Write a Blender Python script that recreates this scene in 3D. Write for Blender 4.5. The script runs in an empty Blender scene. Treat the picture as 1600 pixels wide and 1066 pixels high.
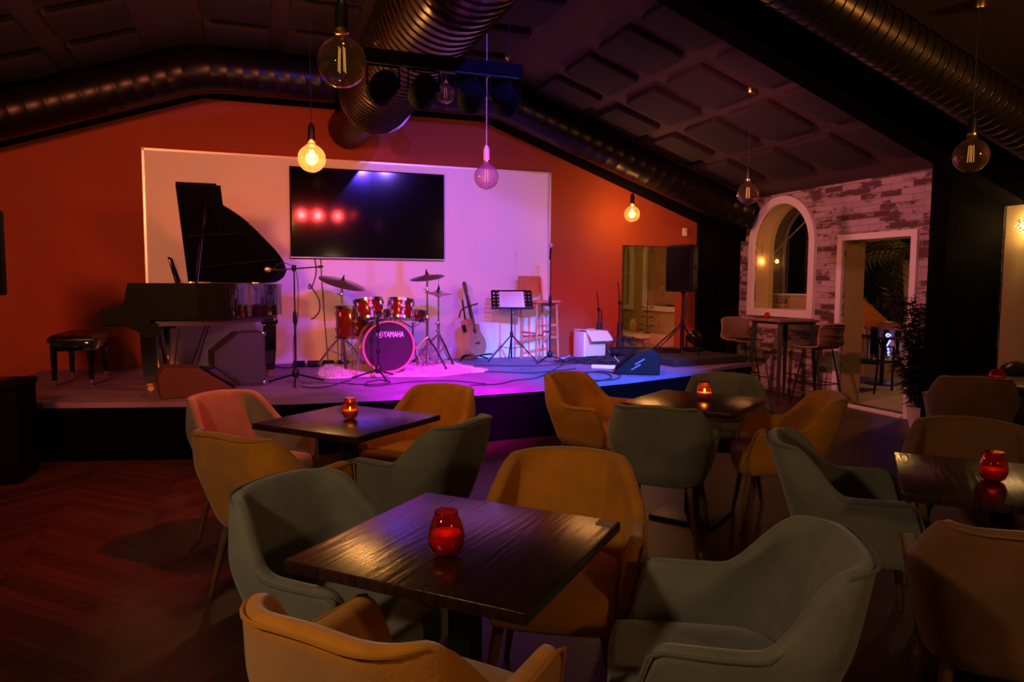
import bpy, bmesh, math, random
from mathutils import Vector, Matrix, noise
from math import sin, cos, tan, pi, radians, sqrt, atan2, hypot
random.seed(7)
scene = bpy.context.scene
col = scene.collection
# ------------------------------------------------------------------ camera
FPX, YAW, PITCH, ROLL, EYE = 1133.0, 0.339348, -0.0775678, 0.0060287, 1.5
def _axes():
    fw = Vector((sin(YAW)*cos(PITCH), cos(YAW)*cos(PITCH), sin(PITCH)))
    r = Vector((cos(YAW), -sin(YAW), 0)); u = r.cross(fw)
    return cos(ROLL)*r+sin(ROLL)*u, -sin(ROLL)*r+cos(ROLL)*u, fw
_R, _U, _F = _axes()
camd = bpy.data.cameras.new('camera'); cam = bpy.data.objects.new('camera', camd); col.objects.link(cam)
camd.sensor_width = 36; camd.lens = FPX*36/1600; camd.clip_start = .02; camd.clip_end = 200
m = Matrix((_R, _U, -_F)).transposed().to_4x4(); m.translation = Vector((0, 0, EYE)); cam.matrix_world = m
scene.camera = cam
def at(px, py, X=None, Y=None, Z=None):
    """world point seen at a place of the 1600x1066 photograph on the plane X=, Y= or Z="""
    v = _F*FPX + _R*(px-800) - _U*(py-533)
    t = X/v.x if X is not None else (Y/v.y if Y is not None else (Z-EYE)/v.z)
    return Vector((0, 0, EYE)) + v*t
# ------------------------------------------------------------------ view, world, lights
scene.view_settings.view_transform = 'Standard'
scene.view_settings.look = 'None'
scene.view_settings.exposure = 0.0
scene.view_settings.gamma = 1.0
scene.view_settings.use_curve_mapping = False
w = bpy.data.worlds.new('night'); scene.world = w; w.use_nodes = True
w.node_tree.nodes['Background'].inputs[0].default_value = (.03, .02, .015, 1)
w.node_tree.nodes['Background'].inputs[1].default_value = .06
def spot(name, loc, target, color, power, size=60, blend=.5, radius=.05):
    d = bpy.data.lights.new(name, 'SPOT'); d.energy = power; d.color = color; d.spot_size = radians(size)
    d.spot_blend = blend; d.shadow_soft_size = radius
    o = bpy.data.objects.new(name, d); col.objects.link(o); o.location = loc
    o.rotation_euler = (Vector(target)-Vector(loc)).to_track_quat('-Z', 'Y').to_euler(); return o
def point(name, loc, color, power, radius=.05):
    d = bpy.data.lights.new(name, 'POINT'); d.energy = power; d.color = color; d.shadow_soft_size = radius
    o = bpy.data.objects.new(name, d); col.objects.link(o); o.location = loc; return o
WARM = (1, .42, .12)
# coloured stage lamps on the truss above the tables, out of frame
spot('violet_light', (2.3, 1.9, 4.14), (1.5, 9.4, 1.4), (.12, .05, 1), 1250, 50, .8, .04)
spot('violet_light', (2.85, 1.9, 4.14), (2.8, 9.4, 1.4), (.25, .12, 1), 460, 44, .8, .04)
spot('blue_light', (3.4, 2.2, 3.8), (3.7, 7.55, .5), (.02, .17, 1), 8000, 27, .8, .04)
spot('magenta_light', (2.0, 2.0, 3.9), (1.75, 7.0, .45), (.8, .0, .95), 7500, 22, .9, .04)
# red heads on the visible lighting bar
HEADS = [(.82, -.3), (1.09, .9), (1.42, 2.6), (1.67, 4.4)]
for hx, tx in HEADS: spot('red_head_light', (hx+.012*(tx-1), 5.04, 2.73), (tx, 9.4, 1.0), (1, .05, .05), 90, 75, 1, .045)
spot('red_wash_light', (2.2, 5.0, 2.9), (4.7, 9.4, .5), (1, .01, .05), 520, 34, 1, .05)  # added spot off the bar, reddens the foot of the orange wall
spot('red_spill_light', (.6, 4.7, 2.6), (-.9, 5.0, 0), (1, .05, .03), 230, 70, 1, .05)  # added spot beside the bar, stands in for red spill on the floor
# added fill lights, out of view and without fixtures
spot('front_warm_light', (-2.5, .5, 3.2), (-.5, 9.4, 2.2), (1, .23, .09), 1350, 60, 1, .4)  # unseen fill added for the warm left of the board
spot('front_amber_light', (5.3, .6, 2.7), (3.6, 9.4, 1.9), (1, .40, .12), 350, 56, 1, .15)  # amber fill added for the right of the board
point('house_fill_light', (-1.5, .8, 2.2), (1, .70, .42), 78, .11)  # unseen fill added to brighten the chairs at left
point('house_fill_light', (1.9, -.8, 2.0), (1, .58, .28), 30, .11)  # weaker unseen fill added behind the camera
spot('table_warm_light', (.5, 3.0, 3.9), (1.7, 4.75, .6), (1, .40, .10), 95, 62, 1, .1)  # added to brighten the chairs round the middle tables
spot('pink_side_light', (2.2, 5.3, 3.1), (7, 7.9, 1.5), (1, .24, .25), 520, 75, 1, .08)  # pink fill added to redden the brick wall
# ------------------------------------------------------------------ materials
def mat(name, color, rough=.6, metal=0., emit=None, estr=0., var=0., vscale=8., bump=0., bscale=60., spec=.5, coat=0., sheen=0.):
    m = bpy.data.materials.new(name); m.use_nodes = True; nt = m.node_tree; b = nt.nodes['Principled BSDF']
    b.inputs['Roughness'].default_value = rough; b.inputs['Metallic'].default_value = metal
    b.inputs['Specular IOR Level'].default_value = spec; b.inputs['Coat Weight'].default_value = coat
    b.inputs['Sheen Weight'].default_value = sheen
    b.inputs['Base Color'].default_value = (*color, 1)
    if emit: b.inputs['Emission Color'].default_value = (*emit, 1); b.inputs['Emission Strength'].default_value = estr
    tc = nt.nodes.new('ShaderNodeTexCoord')
    if var:
        n = nt.nodes.new('ShaderNodeTexNoise'); n.inputs['Scale'].default_value = vscale; n.inputs['Detail'].default_value = 5
        nt.links.new(tc.outputs['Object'], n.inputs['Vector'])
        r = nt.nodes.new('ShaderNodeValToRGB')
        r.color_ramp.elements[0].position = .3; r.color_ramp.elements[1].position = .7
        r.color_ramp.elements[0].color = (*[c*(1-var) for c in color], 1)
        r.color_ramp.elements[1].color = (*[min(1, c*(1+var)) for c in color], 1)
        nt.links.new(n.outputs['Fac'], r.inputs['Fac']); nt.links.new(r.outputs['Color'], b.inputs['Base Color'])
    if bump:
        n = nt.nodes.new('ShaderNodeTexNoise'); n.inputs['Scale'].default_value = bscale; n.inputs['Detail'].default_value = 4
        nt.links.new(tc.outputs['Object'], n.inputs['Vector'])
        bp = nt.nodes.new('ShaderNodeBump'); bp.inputs['Strength'].default_value = bump; bp.inputs['Distance'].default_value = .01
        nt.links.new(n.outputs['Fac'], bp.inputs['Height']); nt.links.new(bp.outputs['Normal'], b.inputs['Normal'])
    return m
def glassy(name, tint, fac=.12, rough=.02, gloss=(1, 1, 1)):
    m = bpy.data.materials.new(name); m.use_nodes = True; nt = m.node_tree; nt.nodes.clear()
    o = nt.nodes.new('ShaderNodeOutputMaterial'); mx = nt.nodes.new('ShaderNodeMixShader')
    t = nt.nodes.new('ShaderNodeBsdfTransparent'); t.inputs[0].default_value = (*tint, 1)
    g = nt.nodes.new('ShaderNodeBsdfGlossy'); g.inputs[0].default_value = (*gloss, 1); g.inputs['Roughness'].default_value = rough
    lw = nt.nodes.new('ShaderNodeLayerWeight'); lw.inputs['Blend'].default_value = fac
    nt.links.new(lw.outputs['Facing'], mx.inputs[0]); nt.links.new(t.outputs[0], mx.inputs[1]); nt.links.new(g.outputs[0], mx.inputs[2])
    nt.links.new(mx.outputs[0], o.inputs[0]); return m
def bulbglass(name, tint, glow, amt):
    m = glassy(name, tint, .22, .03, (1, .8, .5)); nt = m.node_tree; o = [n for n in nt.nodes if n.type == 'OUTPUT_MATERIAL'][0]
    mx = nt.nodes.new('ShaderNodeMixShader'); mx.inputs[0].default_value = amt
    tr = nt.nodes.new('ShaderNodeBsdfTranslucent'); tr.inputs[0].default_value = (*glow, 1); df = nt.nodes.new('ShaderNodeBsdfDiffuse'); df.inputs[0].default_value = (*glow, 1)
    m2 = nt.nodes.new('ShaderNodeMixShader'); nt.links.new(tr.outputs[0], m2.inputs[1]); nt.links.new(df.outputs[0], m2.inputs[2])
    old = o.inputs[0].links[0].from_socket; nt.links.new(old, mx.inputs[1]); nt.links.new(m2.outputs[0], mx.inputs[2]); nt.links.new(mx.outputs[0], o.inputs[0]); return m
def planks(name, c1, c2, mortar, rough, wid=.09, chevron=0, scale=1, grain=True, axis='XY', spec=.5):
    m = bpy.data.materials.new(name); m.use_nodes = True; nt = m.node_tree; b = nt.nodes['Principled BSDF']; L = nt.links.new
    tc = nt.nodes.new('ShaderNodeTexCoord'); sp = nt.nodes.new('ShaderNodeSeparateXYZ'); L(tc.outputs['Object'], sp.inputs[0])
    cb = nt.nodes.new('ShaderNodeCombineXYZ')
    if chevron:
        pp = nt.nodes.new('ShaderNodeMath'); pp.operation = 'PINGPONG'; pp.inputs[1].default_value = chevron; L(sp.outputs['X'], pp.inputs[0])
        ad = nt.nodes.new('ShaderNodeMath'); ad.operation = 'ADD'; L(sp.outputs['Y'], ad.inputs[0]); L(pp.outputs[0], ad.inputs[1])
        L(sp.outputs['X'], cb.inputs['X']); L(ad.outputs[0], cb.inputs['Y'])
    else:
        L(sp.outputs['X'], cb.inputs['X']); L(sp.outputs['Y'], cb.inputs['Y'])
    br = nt.nodes.new('ShaderNodeTexBrick'); br.inputs['Scale'].default_value = 1
    br.inputs['Brick Width'].default_value = chevron if chevron else 1.4; br.inputs['Row Height'].default_value = wid
    br.offset = 0 if chevron else .5
    br.inputs['Mortar Size'].default_value = .0022; br.inputs['Color1'].default_value = (*c1, 1); br.inputs['Color2'].default_value = (*c2, 1)
    br.inputs['Mortar'].default_value = (*mortar, 1); L(cb.outputs[0], br.inputs['Vector'])
    n = nt.nodes.new('ShaderNodeTexNoise'); n.inputs['Scale'].default_value = 3; n.inputs['Detail'].default_value = 6
    mp = nt.nodes.new('ShaderNodeMapping'); mp.inputs['Scale'].default_value = (1.2, 18, 1); L(cb.outputs[0], mp.inputs[0]); L(mp.outputs[0], n.inputs['Vector'])
    mr = nt.nodes.new('ShaderNodeMapRange'); mr.inputs['From Min'].default_value = .3; mr.inputs['From Max'].default_value = .7
    mr.inputs['To Min'].default_value = .55; mr.inputs['To Max'].default_value = 1.25; L(n.outputs['Fac'], mr.inputs['Value'])
    mx = nt.nodes.new('ShaderNodeVectorMath'); mx.operation = 'SCALE'; L(br.outputs['Color'], mx.inputs[0]); L(mr.outputs[0], mx.inputs['Scale'])
    L(mx.outputs[0], b.inputs['Base Color']); b.inputs['Roughness'].default_value = rough; b.inputs['Specular IOR Level'].default_value = spec
    bp = nt.nodes.new('ShaderNodeBump'); bp.inputs['Strength'].default_value = .25; bp.inputs['Distance'].default_value = .004
    L(mr.outputs[0], bp.inputs['Height']); L(bp.outputs['Normal'], b.inputs['Normal'])
    return m
def brickwork():
    m = bpy.data.materials.new('whitewashed_brick'); m.use_nodes = True; nt = m.node_tree; b = nt.nodes['Principled BSDF']; L = nt.links.new
    tc = nt.nodes.new('ShaderNodeTexCoord'); sp = nt.nodes.new('ShaderNodeSeparateXYZ'); L(tc.outputs['Object'], sp.inputs[0])
    cb = nt.nodes.new('ShaderNodeCombineXYZ'); L(sp.outputs['Y'], cb.inputs['X']); L(sp.outputs['Z'], cb.inputs['Y'])
    def brick(bw, rh, c1, c2, mo, ms):
        br = nt.nodes.new('ShaderNodeTexBrick'); br.inputs['Scale'].default_value = 1; br.inputs['Brick Width'].default_value = bw
        br.inputs['Row Height'].default_value = rh; br.inputs['Mortar Size'].default_value = ms; br.inputs['Bias'].default_value = 0
        for k, c in (('Color1', c1), ('Color2', c2), ('Mortar', mo)): br.inputs[k].default_value = (*c, 1)
        L(cb.outputs[0], br.inputs['Vector']); return br
    br = brick(.30, .075, (.46, .34, .33), (.34, .24, .23), (.25, .17, .16), .004)
    # whitewash worn off whole bricks and in ragged horizontal patches
    rnd = brick(.30, .075, (0, 0, 0), (1, 1, 1), (.3, .3, .3), .006)
    n = nt.nodes.new('ShaderNodeTexNoise'); n.inputs['Scale'].default_value = 2.2; n.inputs['Detail'].default_value = 8; n.inputs['Roughness'].default_value = .75
    mp = nt.nodes.new('ShaderNodeMapping'); mp.inputs['Scale'].default_value = (1, 2.6, 1); L(cb.outputs[0], mp.inputs[0]); L(mp.outputs[0], n.inputs['Vector'])
    ad = nt.nodes.new('ShaderNodeMath'); ad.operation = 'MULTIPLY_ADD'; ad.inputs[1].default_value = .22
    L(rnd.outputs['Color'], ad.inputs[0]); L(n.outputs['Fac'], ad.inputs[2])
    rp = nt.nodes.new('ShaderNodeValToRGB'); rp.color_ramp.elements[0].position = .60; rp.color_ramp.elements[1].position = .66; L(ad.outputs[0], rp.inputs[0])
    mx = nt.nodes.new('ShaderNodeMix'); mx.data_type = 'RGBA'; L(rp.outputs['Color'], mx.inputs['Factor'])
    L(br.outputs['Color'], mx.inputs['A']); mx.inputs['B'].default_value = (.10, .045, .038, 1); L(mx.outputs['Result'], b.inputs['Base Color'])
    b.inputs['Roughness'].default_value = .85
    bp = nt.nodes.new('ShaderNodeBump'); bp.inputs['Strength'].default_value = .5; bp.inputs['Distance'].default_value = .01
    iv = nt.nodes.new('ShaderNodeMath'); iv.operation = 'SUBTRACT'; iv.inputs[0].default_value = 1; L(ad.outputs[0], iv.inputs[1])
    L(iv.outputs[0], bp.inputs['Height']); L(bp.outputs['Normal'], b.inputs['Normal'])
    return m
M = dict(
    floor=planks('herringbone_wood', (.070, .024, .014), (.035, .012, .008), (.006, .003, .002), .42, .09, .62),
    table=planks('dark_stained_tabletop', (.045, .018, .010), (.020, .008, .005), (.012, .005, .004), .24, .12, 0),
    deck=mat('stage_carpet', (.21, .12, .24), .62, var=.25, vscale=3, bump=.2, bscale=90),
    black=mat('matt_black', (.004, .004, .0045), .75, spec=.25), blackpaint=mat('black_paint', (.003, .0025, .0025), .95, spec=.05),
    blackgloss=mat('black_lacquer', (.006, .006, .007), .06, coat=.6), blackmetal=mat('black_metal', (.006, .006, .007), .42, .1, spec=.35),
    blackplastic=mat('black_plastic', (.0035, .003, .005), .5, spec=.22, bump=.3, bscale=300), rubber=mat('rubber', (.015, .015, .015), .8),
    orange=mat('orange_paint', (.30, .045, .010), .8, var=.06, vscale=1.2, bump=.05), white=mat('white_board', (.80, .76, .74), .55),
    olive=mat('olive_plaster', (.42, .33, .13), .8, var=.06, vscale=2, bump=.1), frame=mat('white_frame', (.75, .68, .64), .55),
    brick=brickwork(), ceiling=mat('ceiling_paint', (.070, .034, .026), .9), foam=mat('acoustic_foam', (.026, .013, .012), .95, bump=.3, bscale=150),
    duct=mat('galvanised_duct', (.085, .060, .048), .26, .92), ductdark=mat('dark_duct', (.020, .014, .013), .34, .7),
    must=mat('mustard_velvet', (.58, .215, .012), .8, var=.16, vscale=9, bump=.15, bscale=120, sheen=.35, spec=.2),
    green=mat('sage_velvet', (.185, .18, .13), .8, var=.14, vscale=9, bump=.15, bscale=120, sheen=.35, spec=.2),
    brown=mat('brown_velvet', (.20, .080, .018), .8, var=.14, vscale=9, bump=.15, bscale=120, sheen=.3, spec=.2),
    mustpipe=mat('mustard_piping', (.50, .19, .012), .8), greenpipe=mat('sage_piping', (.13, .14, .11), .8), brownpipe=mat('brown_piping', (.24, .10, .03), .8),
    leg=mat('walnut_leg', (.17, .075, .028), .45, var=.2, vscale=20), brass=mat('brass', (.75, .48, .16), .25, 1),
    chrome=mat('chrome', (.75, .75, .78), .18, 1), cymbal=mat('bronze_cymbal', (.62, .52, .40), .3, .85),
    drum=mat('red_drum_lacquer', (.17, .010, .006), .18, coat=.7), drumhead=mat('black_drum_head', (.020, .006, .014), .35), skin=mat('clear_drum_skin', (.45, .42, .45), .4),
    drumhoop=mat('black_hoop', (.05, .03, .03), .3), emblem=mat('white_print', (.85, .85, .85), .5),
    guitar=mat('spruce_top', (.46, .22, .13), .35, var=.08, vscale=6, coat=.3), guitarside=mat('maple_side', (.50, .27, .14), .4, coat=.3), neck=mat('dark_fretboard', (.07, .035, .02), .4),
    stoolwood=mat('beech_wood', (.52, .20, .08), .5, var=.12, vscale=10), wicker=mat('wicker', (.15, .07, .035), .6, bump=.6, bscale=80),
    whiteplastic=mat('white_plastic', (.78, .74, .74), .5), paper=mat('paper', (.82, .82, .85), .8), cloth=mat('grey_cloth', (.62, .56, .56), .9),
    rug=mat('sheepskin', (.80, .66, .66), .95, bump=.8, bscale=220), bluebox=mat('blue_plastic', (.03, .05, .5), .4),
    grille=mat('speaker_grille', (.004, .0035, .004), .75, spec=.12, bump=.8, bscale=400), ampcloth=mat('amp_cloth', (.045, .040, .045), .8, bump=.6, bscale=250),
    leather=mat('black_leather', (.020, .018, .017), .28, bump=.2, bscale=60), screen=mat('tv_glass', (.002, .002, .003), .085, spec=.45),
    redglass=None, terracotta=mat('terracotta', (.50, .17, .06), .8, var=.2, vscale=6), cream=mat('cream_plaster', (.60, .42, .22), .8),
    stone=mat('terrace_stone', (.28, .23, .20), .7, var=.15, vscale=4), leaf=mat('dark_leaf', (.018, .022, .012), .6), bush=mat('bush_leaf', (.05, .05, .02), .8),
    palm=mat('palm_leaf', (.10, .085, .03), .6), bark=mat('bark', (.10, .06, .035), .9, bump=.8), pot=mat('white_pot', (.6, .5, .5), .5),
    amber=bulbglass('amber_bulb_glass', (.93, .80, .58), (.8, .6, .4), .035), litamber=bulbglass('lit_bulb_glass', (.95, .82, .6), (.85, .55, .28), .035), violetlit=bulbglass('violet_tinted_bulb_glass', (.9, .78, .75), (.6, .35, .9), .25), pane=glassy('window_pane', (.92, .93, .92), .10, .01),  # third glass has the violet stage light put into its colour
    neon=mat('blue_neon', (.05, .06, .3), .4, emit=(.10, .13, 1), estr=9), wax=mat('wax', (.80, .16, .05), .5),
    tom=mat('mosaic_vase', (.55, .42, .24), .5, var=.6, vscale=60), sensor=mat('sensor_plastic', (.7, .6, .5), .5),
)
M['redglass'] = glassy('red_glass', (.85, .10, .035), .35, .05, (1, .45, .3))
M['orangewax'] = mat('orange_wax', (.85, .40, .10), .5)
M['orangeglass'] = glassy('orange_glass', (1, .50, .14), .35, .05, (1, .6, .35))
def filament(s, c=(1, .52, .16)): return mat('filament', (.3, .15, .05), .5, emit=c, estr=s)
# ------------------------------------------------------------------ mesh helpers
class MB:
    def __init__(s): s.v = []; s.f = []
    def add(s, vs, fs, mtx=None):
        b = len(s.v)
        for p in vs: s.v.append(tuple(mtx @ Vector(p)) if mtx else tuple(p))
        for f in fs: s.f.append(tuple(i+b for i in f))
        return s
    def box(s, c, d, rot=None, bev=0.):
        bm = bmesh.new(); bmesh.ops.create_cube(bm, size=1)
        bmesh.ops.scale(bm, vec=d, verts=bm.verts)
        if bev: bmesh.ops.bevel(bm, geom=list(bm.edges), offset=bev, segments=3, affect='EDGES', profile=.5)
        mt = Matrix.Translation(c)
        if rot is not None: mt = mt @ (rot.to_4x4() if hasattr(rot, 'to_4x4') else rot)
        bm.verts.index_update(); s.add([v.co for v in bm.verts], [[v.index for v in f.verts] for f in bm.faces], mt); bm.free(); return s
    def tube(s, pts, r, n=8, closed=False, caps=True):
        pts = [Vector(p) for p in pts]; k = len(pts); rs = r if isinstance(r, (list, tuple)) else [r]*k
        vs = []; fs = []; up = None
        for i, p in enumerate(pts):
            if closed: t = pts[(i+1) % k]-pts[i-1]
            else: t = pts[min(i+1, k-1)]-pts[max(i-1, 0)]
            t = t.normalized() if t.length > 1e-9 else Vector((0, 0, 1))
            if up is None:
                up = Vector((0, 0, 1)) if abs(t.z) < .9 else Vector((1, 0, 0))
            a = t.cross(up)
            if a.length < 1e-6: up = Vector((1, 0, 0)); a = t.cross(up)
            a.normalize(); b = a.cross(t).normalized(); up = b
            for j in range(n):
                th = 2*pi*j/n; vs.append(p+(a*cos(th)+b*sin(th))*rs[i])
        for i in range(k if closed else k-1):
            for j in range(n):
                i2 = (i+1) % k; fs.append((i*n+j, i*n+(j+1) % n, i2*n+(j+1) % n, i2*n+j))
        if caps and not closed: fs.append(tuple(range(n))[::-1]); fs.append(tuple(range((k-1)*n, k*n)))
        return s.add(vs, fs)
    def lathe(s, prof, n=24, mtx=None, c=(0, 0, 0)):
        vs = []; fs = []
        for r, z in prof:
            for j in range(n): th = 2*pi*j/n; vs.append((c[0]+r*cos(th), c[1]+r*sin(th), c[2]+z))
        for i in range(len(prof)-1):
            for j in range(n): fs.append((i*n+j, i*n+(j+1) % n, (i+1)*n+(j+1) % n, (i+1)*n+j))
        if prof[0][0] > 1e-4: fs.append(tuple(range(n))[::-1])
        if prof[-1][0] > 1e-4: fs.append(tuple(range((len(prof)-1)*n, len(prof)*n)))
        return s.add(vs, fs, mtx)
    def ball(s, c, r, n=16, sc=(1, 1, 1)):
        pr = [(r*sin(pi*i/n), -r*cos(pi*i/n)) for i in range(n+1)]; pr[0] = (1e-5, -r); pr[-1] = (1e-5, r)
        return s.lathe(pr, n+4, Matrix.Translation(c) @ Matrix.Diagonal((*sc, 1)))
    def prism(s, poly, z0, z1, mtx=None):
        k = len(poly); vs = [(x, y, z0) for x, y in poly]+[(x, y, z1) for x, y in poly]
        fs = [tuple(range(k))[::-1], tuple(range(k, 2*k))]+[(i, (i+1) % k, k+(i+1) % k, k+i) for i in range(k)]
        return s.add(vs, fs, mtx)
    def plate(s, outer, holes, z0, z1, mtx=None):
        bm = bmesh.new(); loops = []
        for lp in [outer]+holes:
            vs = [bm.verts.new((x, y, z0)) for x, y in lp]
            loops.append(vs)
            for i in range(len(vs)): bm.edges.new((vs[i], vs[(i+1) % len(vs)]))
        bmesh.ops.triangle_fill(bm, use_beauty=True, edges=list(bm.edges))
        bm.verts.index_update(); n = len(bm.verts); vs = [v.co.copy() for v in bm.verts]; fs = []
        for f in bm.faces: fs.append([v.index for v in f.verts][::-1]); fs.append([v.index+n for v in f.verts])
        for lp in loops:
            ids = [v.index for v in lp]
            for i in range(len(ids)): a, b = ids[i], ids[(i+1) % len(ids)]; fs.append((a, b, b+n, a+n))
        vv = vs+[Vector((v.x, v.y, z1)) for v in vs]; bm.free()
        return s.add(vv, fs, mtx)
    def build(s, name, material, parent=None, smooth=40, label=None):
        me = bpy.data.meshes.new(name); me.from_pydata(s.v, [], s.f); me.validate()
        bm = bmesh.new(); bm.from_mesh(me); bmesh.ops.recalc_face_normals(bm, faces=bm.faces); bm.to_mesh(me); bm.free()
        if smooth:
            for p in me.polygons: p.use_smooth = True
            me.set_sharp_from_angle(angle=radians(smooth))
        me.materials.append(material)
        o = bpy.data.objects.new(name, me); col.objects.link(o)
        if parent: o.parent = parent
        if label: o['label'] = label
        return o
def tag(o, label, cat, group=None, kind=None):
    o['label'] = label; o['category'] = cat
    if group: o['group'] = group
    if kind: o['kind'] = kind
    return o
def struct(o): o['kind'] = 'structure'; return o
def thing(name, label, cat, loc=(0, 0, 0), rz=0, group=None):
    o = bpy.data.objects.new(name, None); o.empty_display_size = .1; col.objects.link(o); o.location = loc; o.rotation_euler = (0, 0, rz)
    return tag(o, label, cat, group)
def dup(root, loc, rz, label, group=None):
    def cp(o, par):
        c = o.copy(); col.objects.link(c)
        if par: c.parent = par
        for ch in kids.get(o, []): cp(ch, c)
        return c
    kids = {}
    for o in list(bpy.data.objects):
        if o.parent: kids.setdefault(o.parent, []).append(o)
    r = cp(root, None); r.location = loc; r.rotation_euler = (0, 0, rz); r['label'] = label
    if group: r['group'] = group
    return r
def arc(c, r, a0, a1, n=12, ry=None):
    ry = r if ry is None else ry
    return [(c[0]+r*cos(radians(a0+(a1-a0)*i/n)), c[1]+ry*sin(radians(a0+(a1-a0)*i/n))) for i in range(n+1)]
def spline(pts, n=8):
    P = [Vector(p) for p in pts]; out = []
    for i in range(len(P)-1):
        a, b, c, d = P[max(i-1, 0)], P[i], P[i+1], P[min(i+2, len(P)-1)]
        for k in range(n):
            t = k/n; out.append(.5*((2*b)+(c-a)*t+(2*a-5*b+4*c-d)*t*t+(3*b-a-3*c+d)*t**3))
    return out+[P[-1]]
def YZ(x0):  # prism frame: local x -> world Y, local y -> world Z, local z -> world X
    return Matrix(((0, 0, 1, x0), (1, 0, 0, 0), (0, 1, 0, 0), (0, 0, 0, 1)))
def XZ(y0):  # local x -> X, local y -> Z, local z -> world Y
    return Matrix(((1, 0, 0, 0), (0, 0, 1, y0), (0, 1, 0, 0), (0, 0, 0, 1)))
def text(name, body, size, material, parent, mtx, depth=.001, bold=0., fit=0):
    c = bpy.data.curves.new(name, 'FONT'); c.body = body; c.size = size; c.extrude = depth; c.offset = bold; c.align_x = 'LEFT'
    t = bpy.data.objects.new(name+'_curve', c); col.objects.link(t)
    dg = bpy.context.evaluated_depsgraph_get(); me = bpy.data.meshes.new_from_object(t.evaluated_get(dg))
    bpy.data.objects.remove(t); me.materials.clear(); me.materials.append(material)
    if fit:
        xs = [v.co.x for v in me.vertices]; me.transform(Matrix.Diagonal((fit/(max(xs)-min(xs)), 1, 1, 1)))
    me.transform(mtx); o = bpy.data.objects.new(name, me); col.objects.link(o); o.parent = parent; return o
# ------------------------------------------------------------------ room shell
BACK, RIGHT, SL = 9.46, 7.0, .345
def ceil(x):
    if x > 2.92: return 4.21-SL*(x-2.92)
    if x < -.54: return 4.21-SL*(-.54-x)
    return 4.21
struct(MB().box((1.15, 4.3, -.05), (12.3, 15.5, .1)).build('floor', M['floor']))
prof = [(-5.0, ceil(-5.0)), (-.54, 4.21), (2.92, 4.21), (7.25, ceil(7.25))]
struct(MB().prism(prof+[(x, z+.12) for x, z in prof[::-1]], -3.2, BACK+.25, XZ(0)).build('ceiling', M['ceiling'], smooth=0))
# back wall with the opening to the side room
struct(MB().plate([(-5, 0), (7.2, 0), (7.2, ceil(7.2)), (2.92, 4.21), (-.54, 4.21), (-5, ceil(-5))],
    [[(5.03, .5), (6.05, .5), (6.05, 2.08), (5.03, 2.08)]], 0, .2, XZ(BACK)).build('wall_back', M['orange'], smooth=0))
struct(MB().prism([(6.28, 0), (7.0, 0), (7.0, ceil(7)), (6.28, ceil(6.28))], 0, .1, XZ(BACK-.1)).build('trim_1', M['blackpaint'], smooth=0))
# black painted rake beam along the top of the back wall
def rake(y0, y1, d0, x0=-5.0, x1=7.0, slab=.6):
    top = [(x0, ceil(x0)), (-.54, 4.21), (2.92, 4.21), (x1, ceil(x1))]
    top = [p for p in top if x0 <= p[0] <= x1]
    return MB().prism(top+[(x, z-d0-(.02*max(0, x-2.92))) for x, z in top[::-1]], y0, y1, XZ(0))
struct(rake(9.24, 9.455, .545).build('trim_2', M['blackpaint'], smooth=0))
struct(rake(4.98, 5.22, .42, x0=2.92).build('trim_3', M['blackpaint'], smooth=0))
# right wall: brick section with the arched window and the doorway, plaster section towards the camera
AY, AZ, AR = 8.43, 2.08, .585
arch = [(AY-AR, 1.165), (AY+AR, 1.165)]+arc((AY, AZ), AR, 0, 180, 28)
door = [(6.26, 0.001), (7.28, 0.001), (7.28, 2.075), (6.26, 2.075)]
doorw = [(5.2, 0), (6.26, 0), (6.26, 2.075), (7.28, 2.075), (7.28, 0), (9.7, 0), (9.7, 2.82), (5.2, 2.82)]
struct(MB().plate(doorw, [arch], 0, .03, YZ(RIGHT)).build('wall_right', M['brick'], smooth=0))
struct(MB().plate(doorw, [arch], .03, .34, YZ(RIGHT)).build('wall_right_core', M['olive'], smooth=0))
struct(MB().box((7.15, 1.0, 1.6), (.3, 8.42, 3.2)).build('wall_right_front', M['olive'], smooth=0))
struct(MB().box((6.63, 5.32, 1.6), (.74, .2, 3.2)).build('trim_4', M['blackpaint'], smooth=0))
struct(MB().box((-5.05, 3.2, 1.7), (.1, 13, 3.4)).build('wall_left', M['olive'], smooth=0))
struct(MB().box((1.1, -3.25, 2.2), (12.4, .1, 4.4)).build('wall_front', M['olive'], smooth=0))
# arched window frame, sill board and pane
outer = [(AY-AR-.095, 1.07), (AY+AR+.095, 1.07)]+arc((AY, AZ), AR+.095, 0, 180, 28)
inner = [(AY-AR+.012, 1.178), (AY+AR-.012, 1.178)]+arc((AY, AZ), AR-.012, 0, 180, 28)
win = struct(MB().plate(outer, [inner], -.05, .0, YZ(RIGHT)).build('window_1', M['frame'], smooth=30))
MB().plate(inner, [], .25, .256, YZ(RIGHT)).build('pane', M['pane'], win)
# doorway frame
struct(MB().plate([(6.18, 0), (6.262, 0), (6.262, 2.075), (7.278, 2.075), (7.278, 0), (7.36, 0), (7.36, 2.15), (6.18, 2.15)], [], -.04, 0, YZ(RIGHT)).build('door_1', M['frame'], smooth=0))
struct(MB().box((7.0, 6.77, .012), (.12, 1.0, .024)).build('trim_5', M['frame'], smooth=0))
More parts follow.
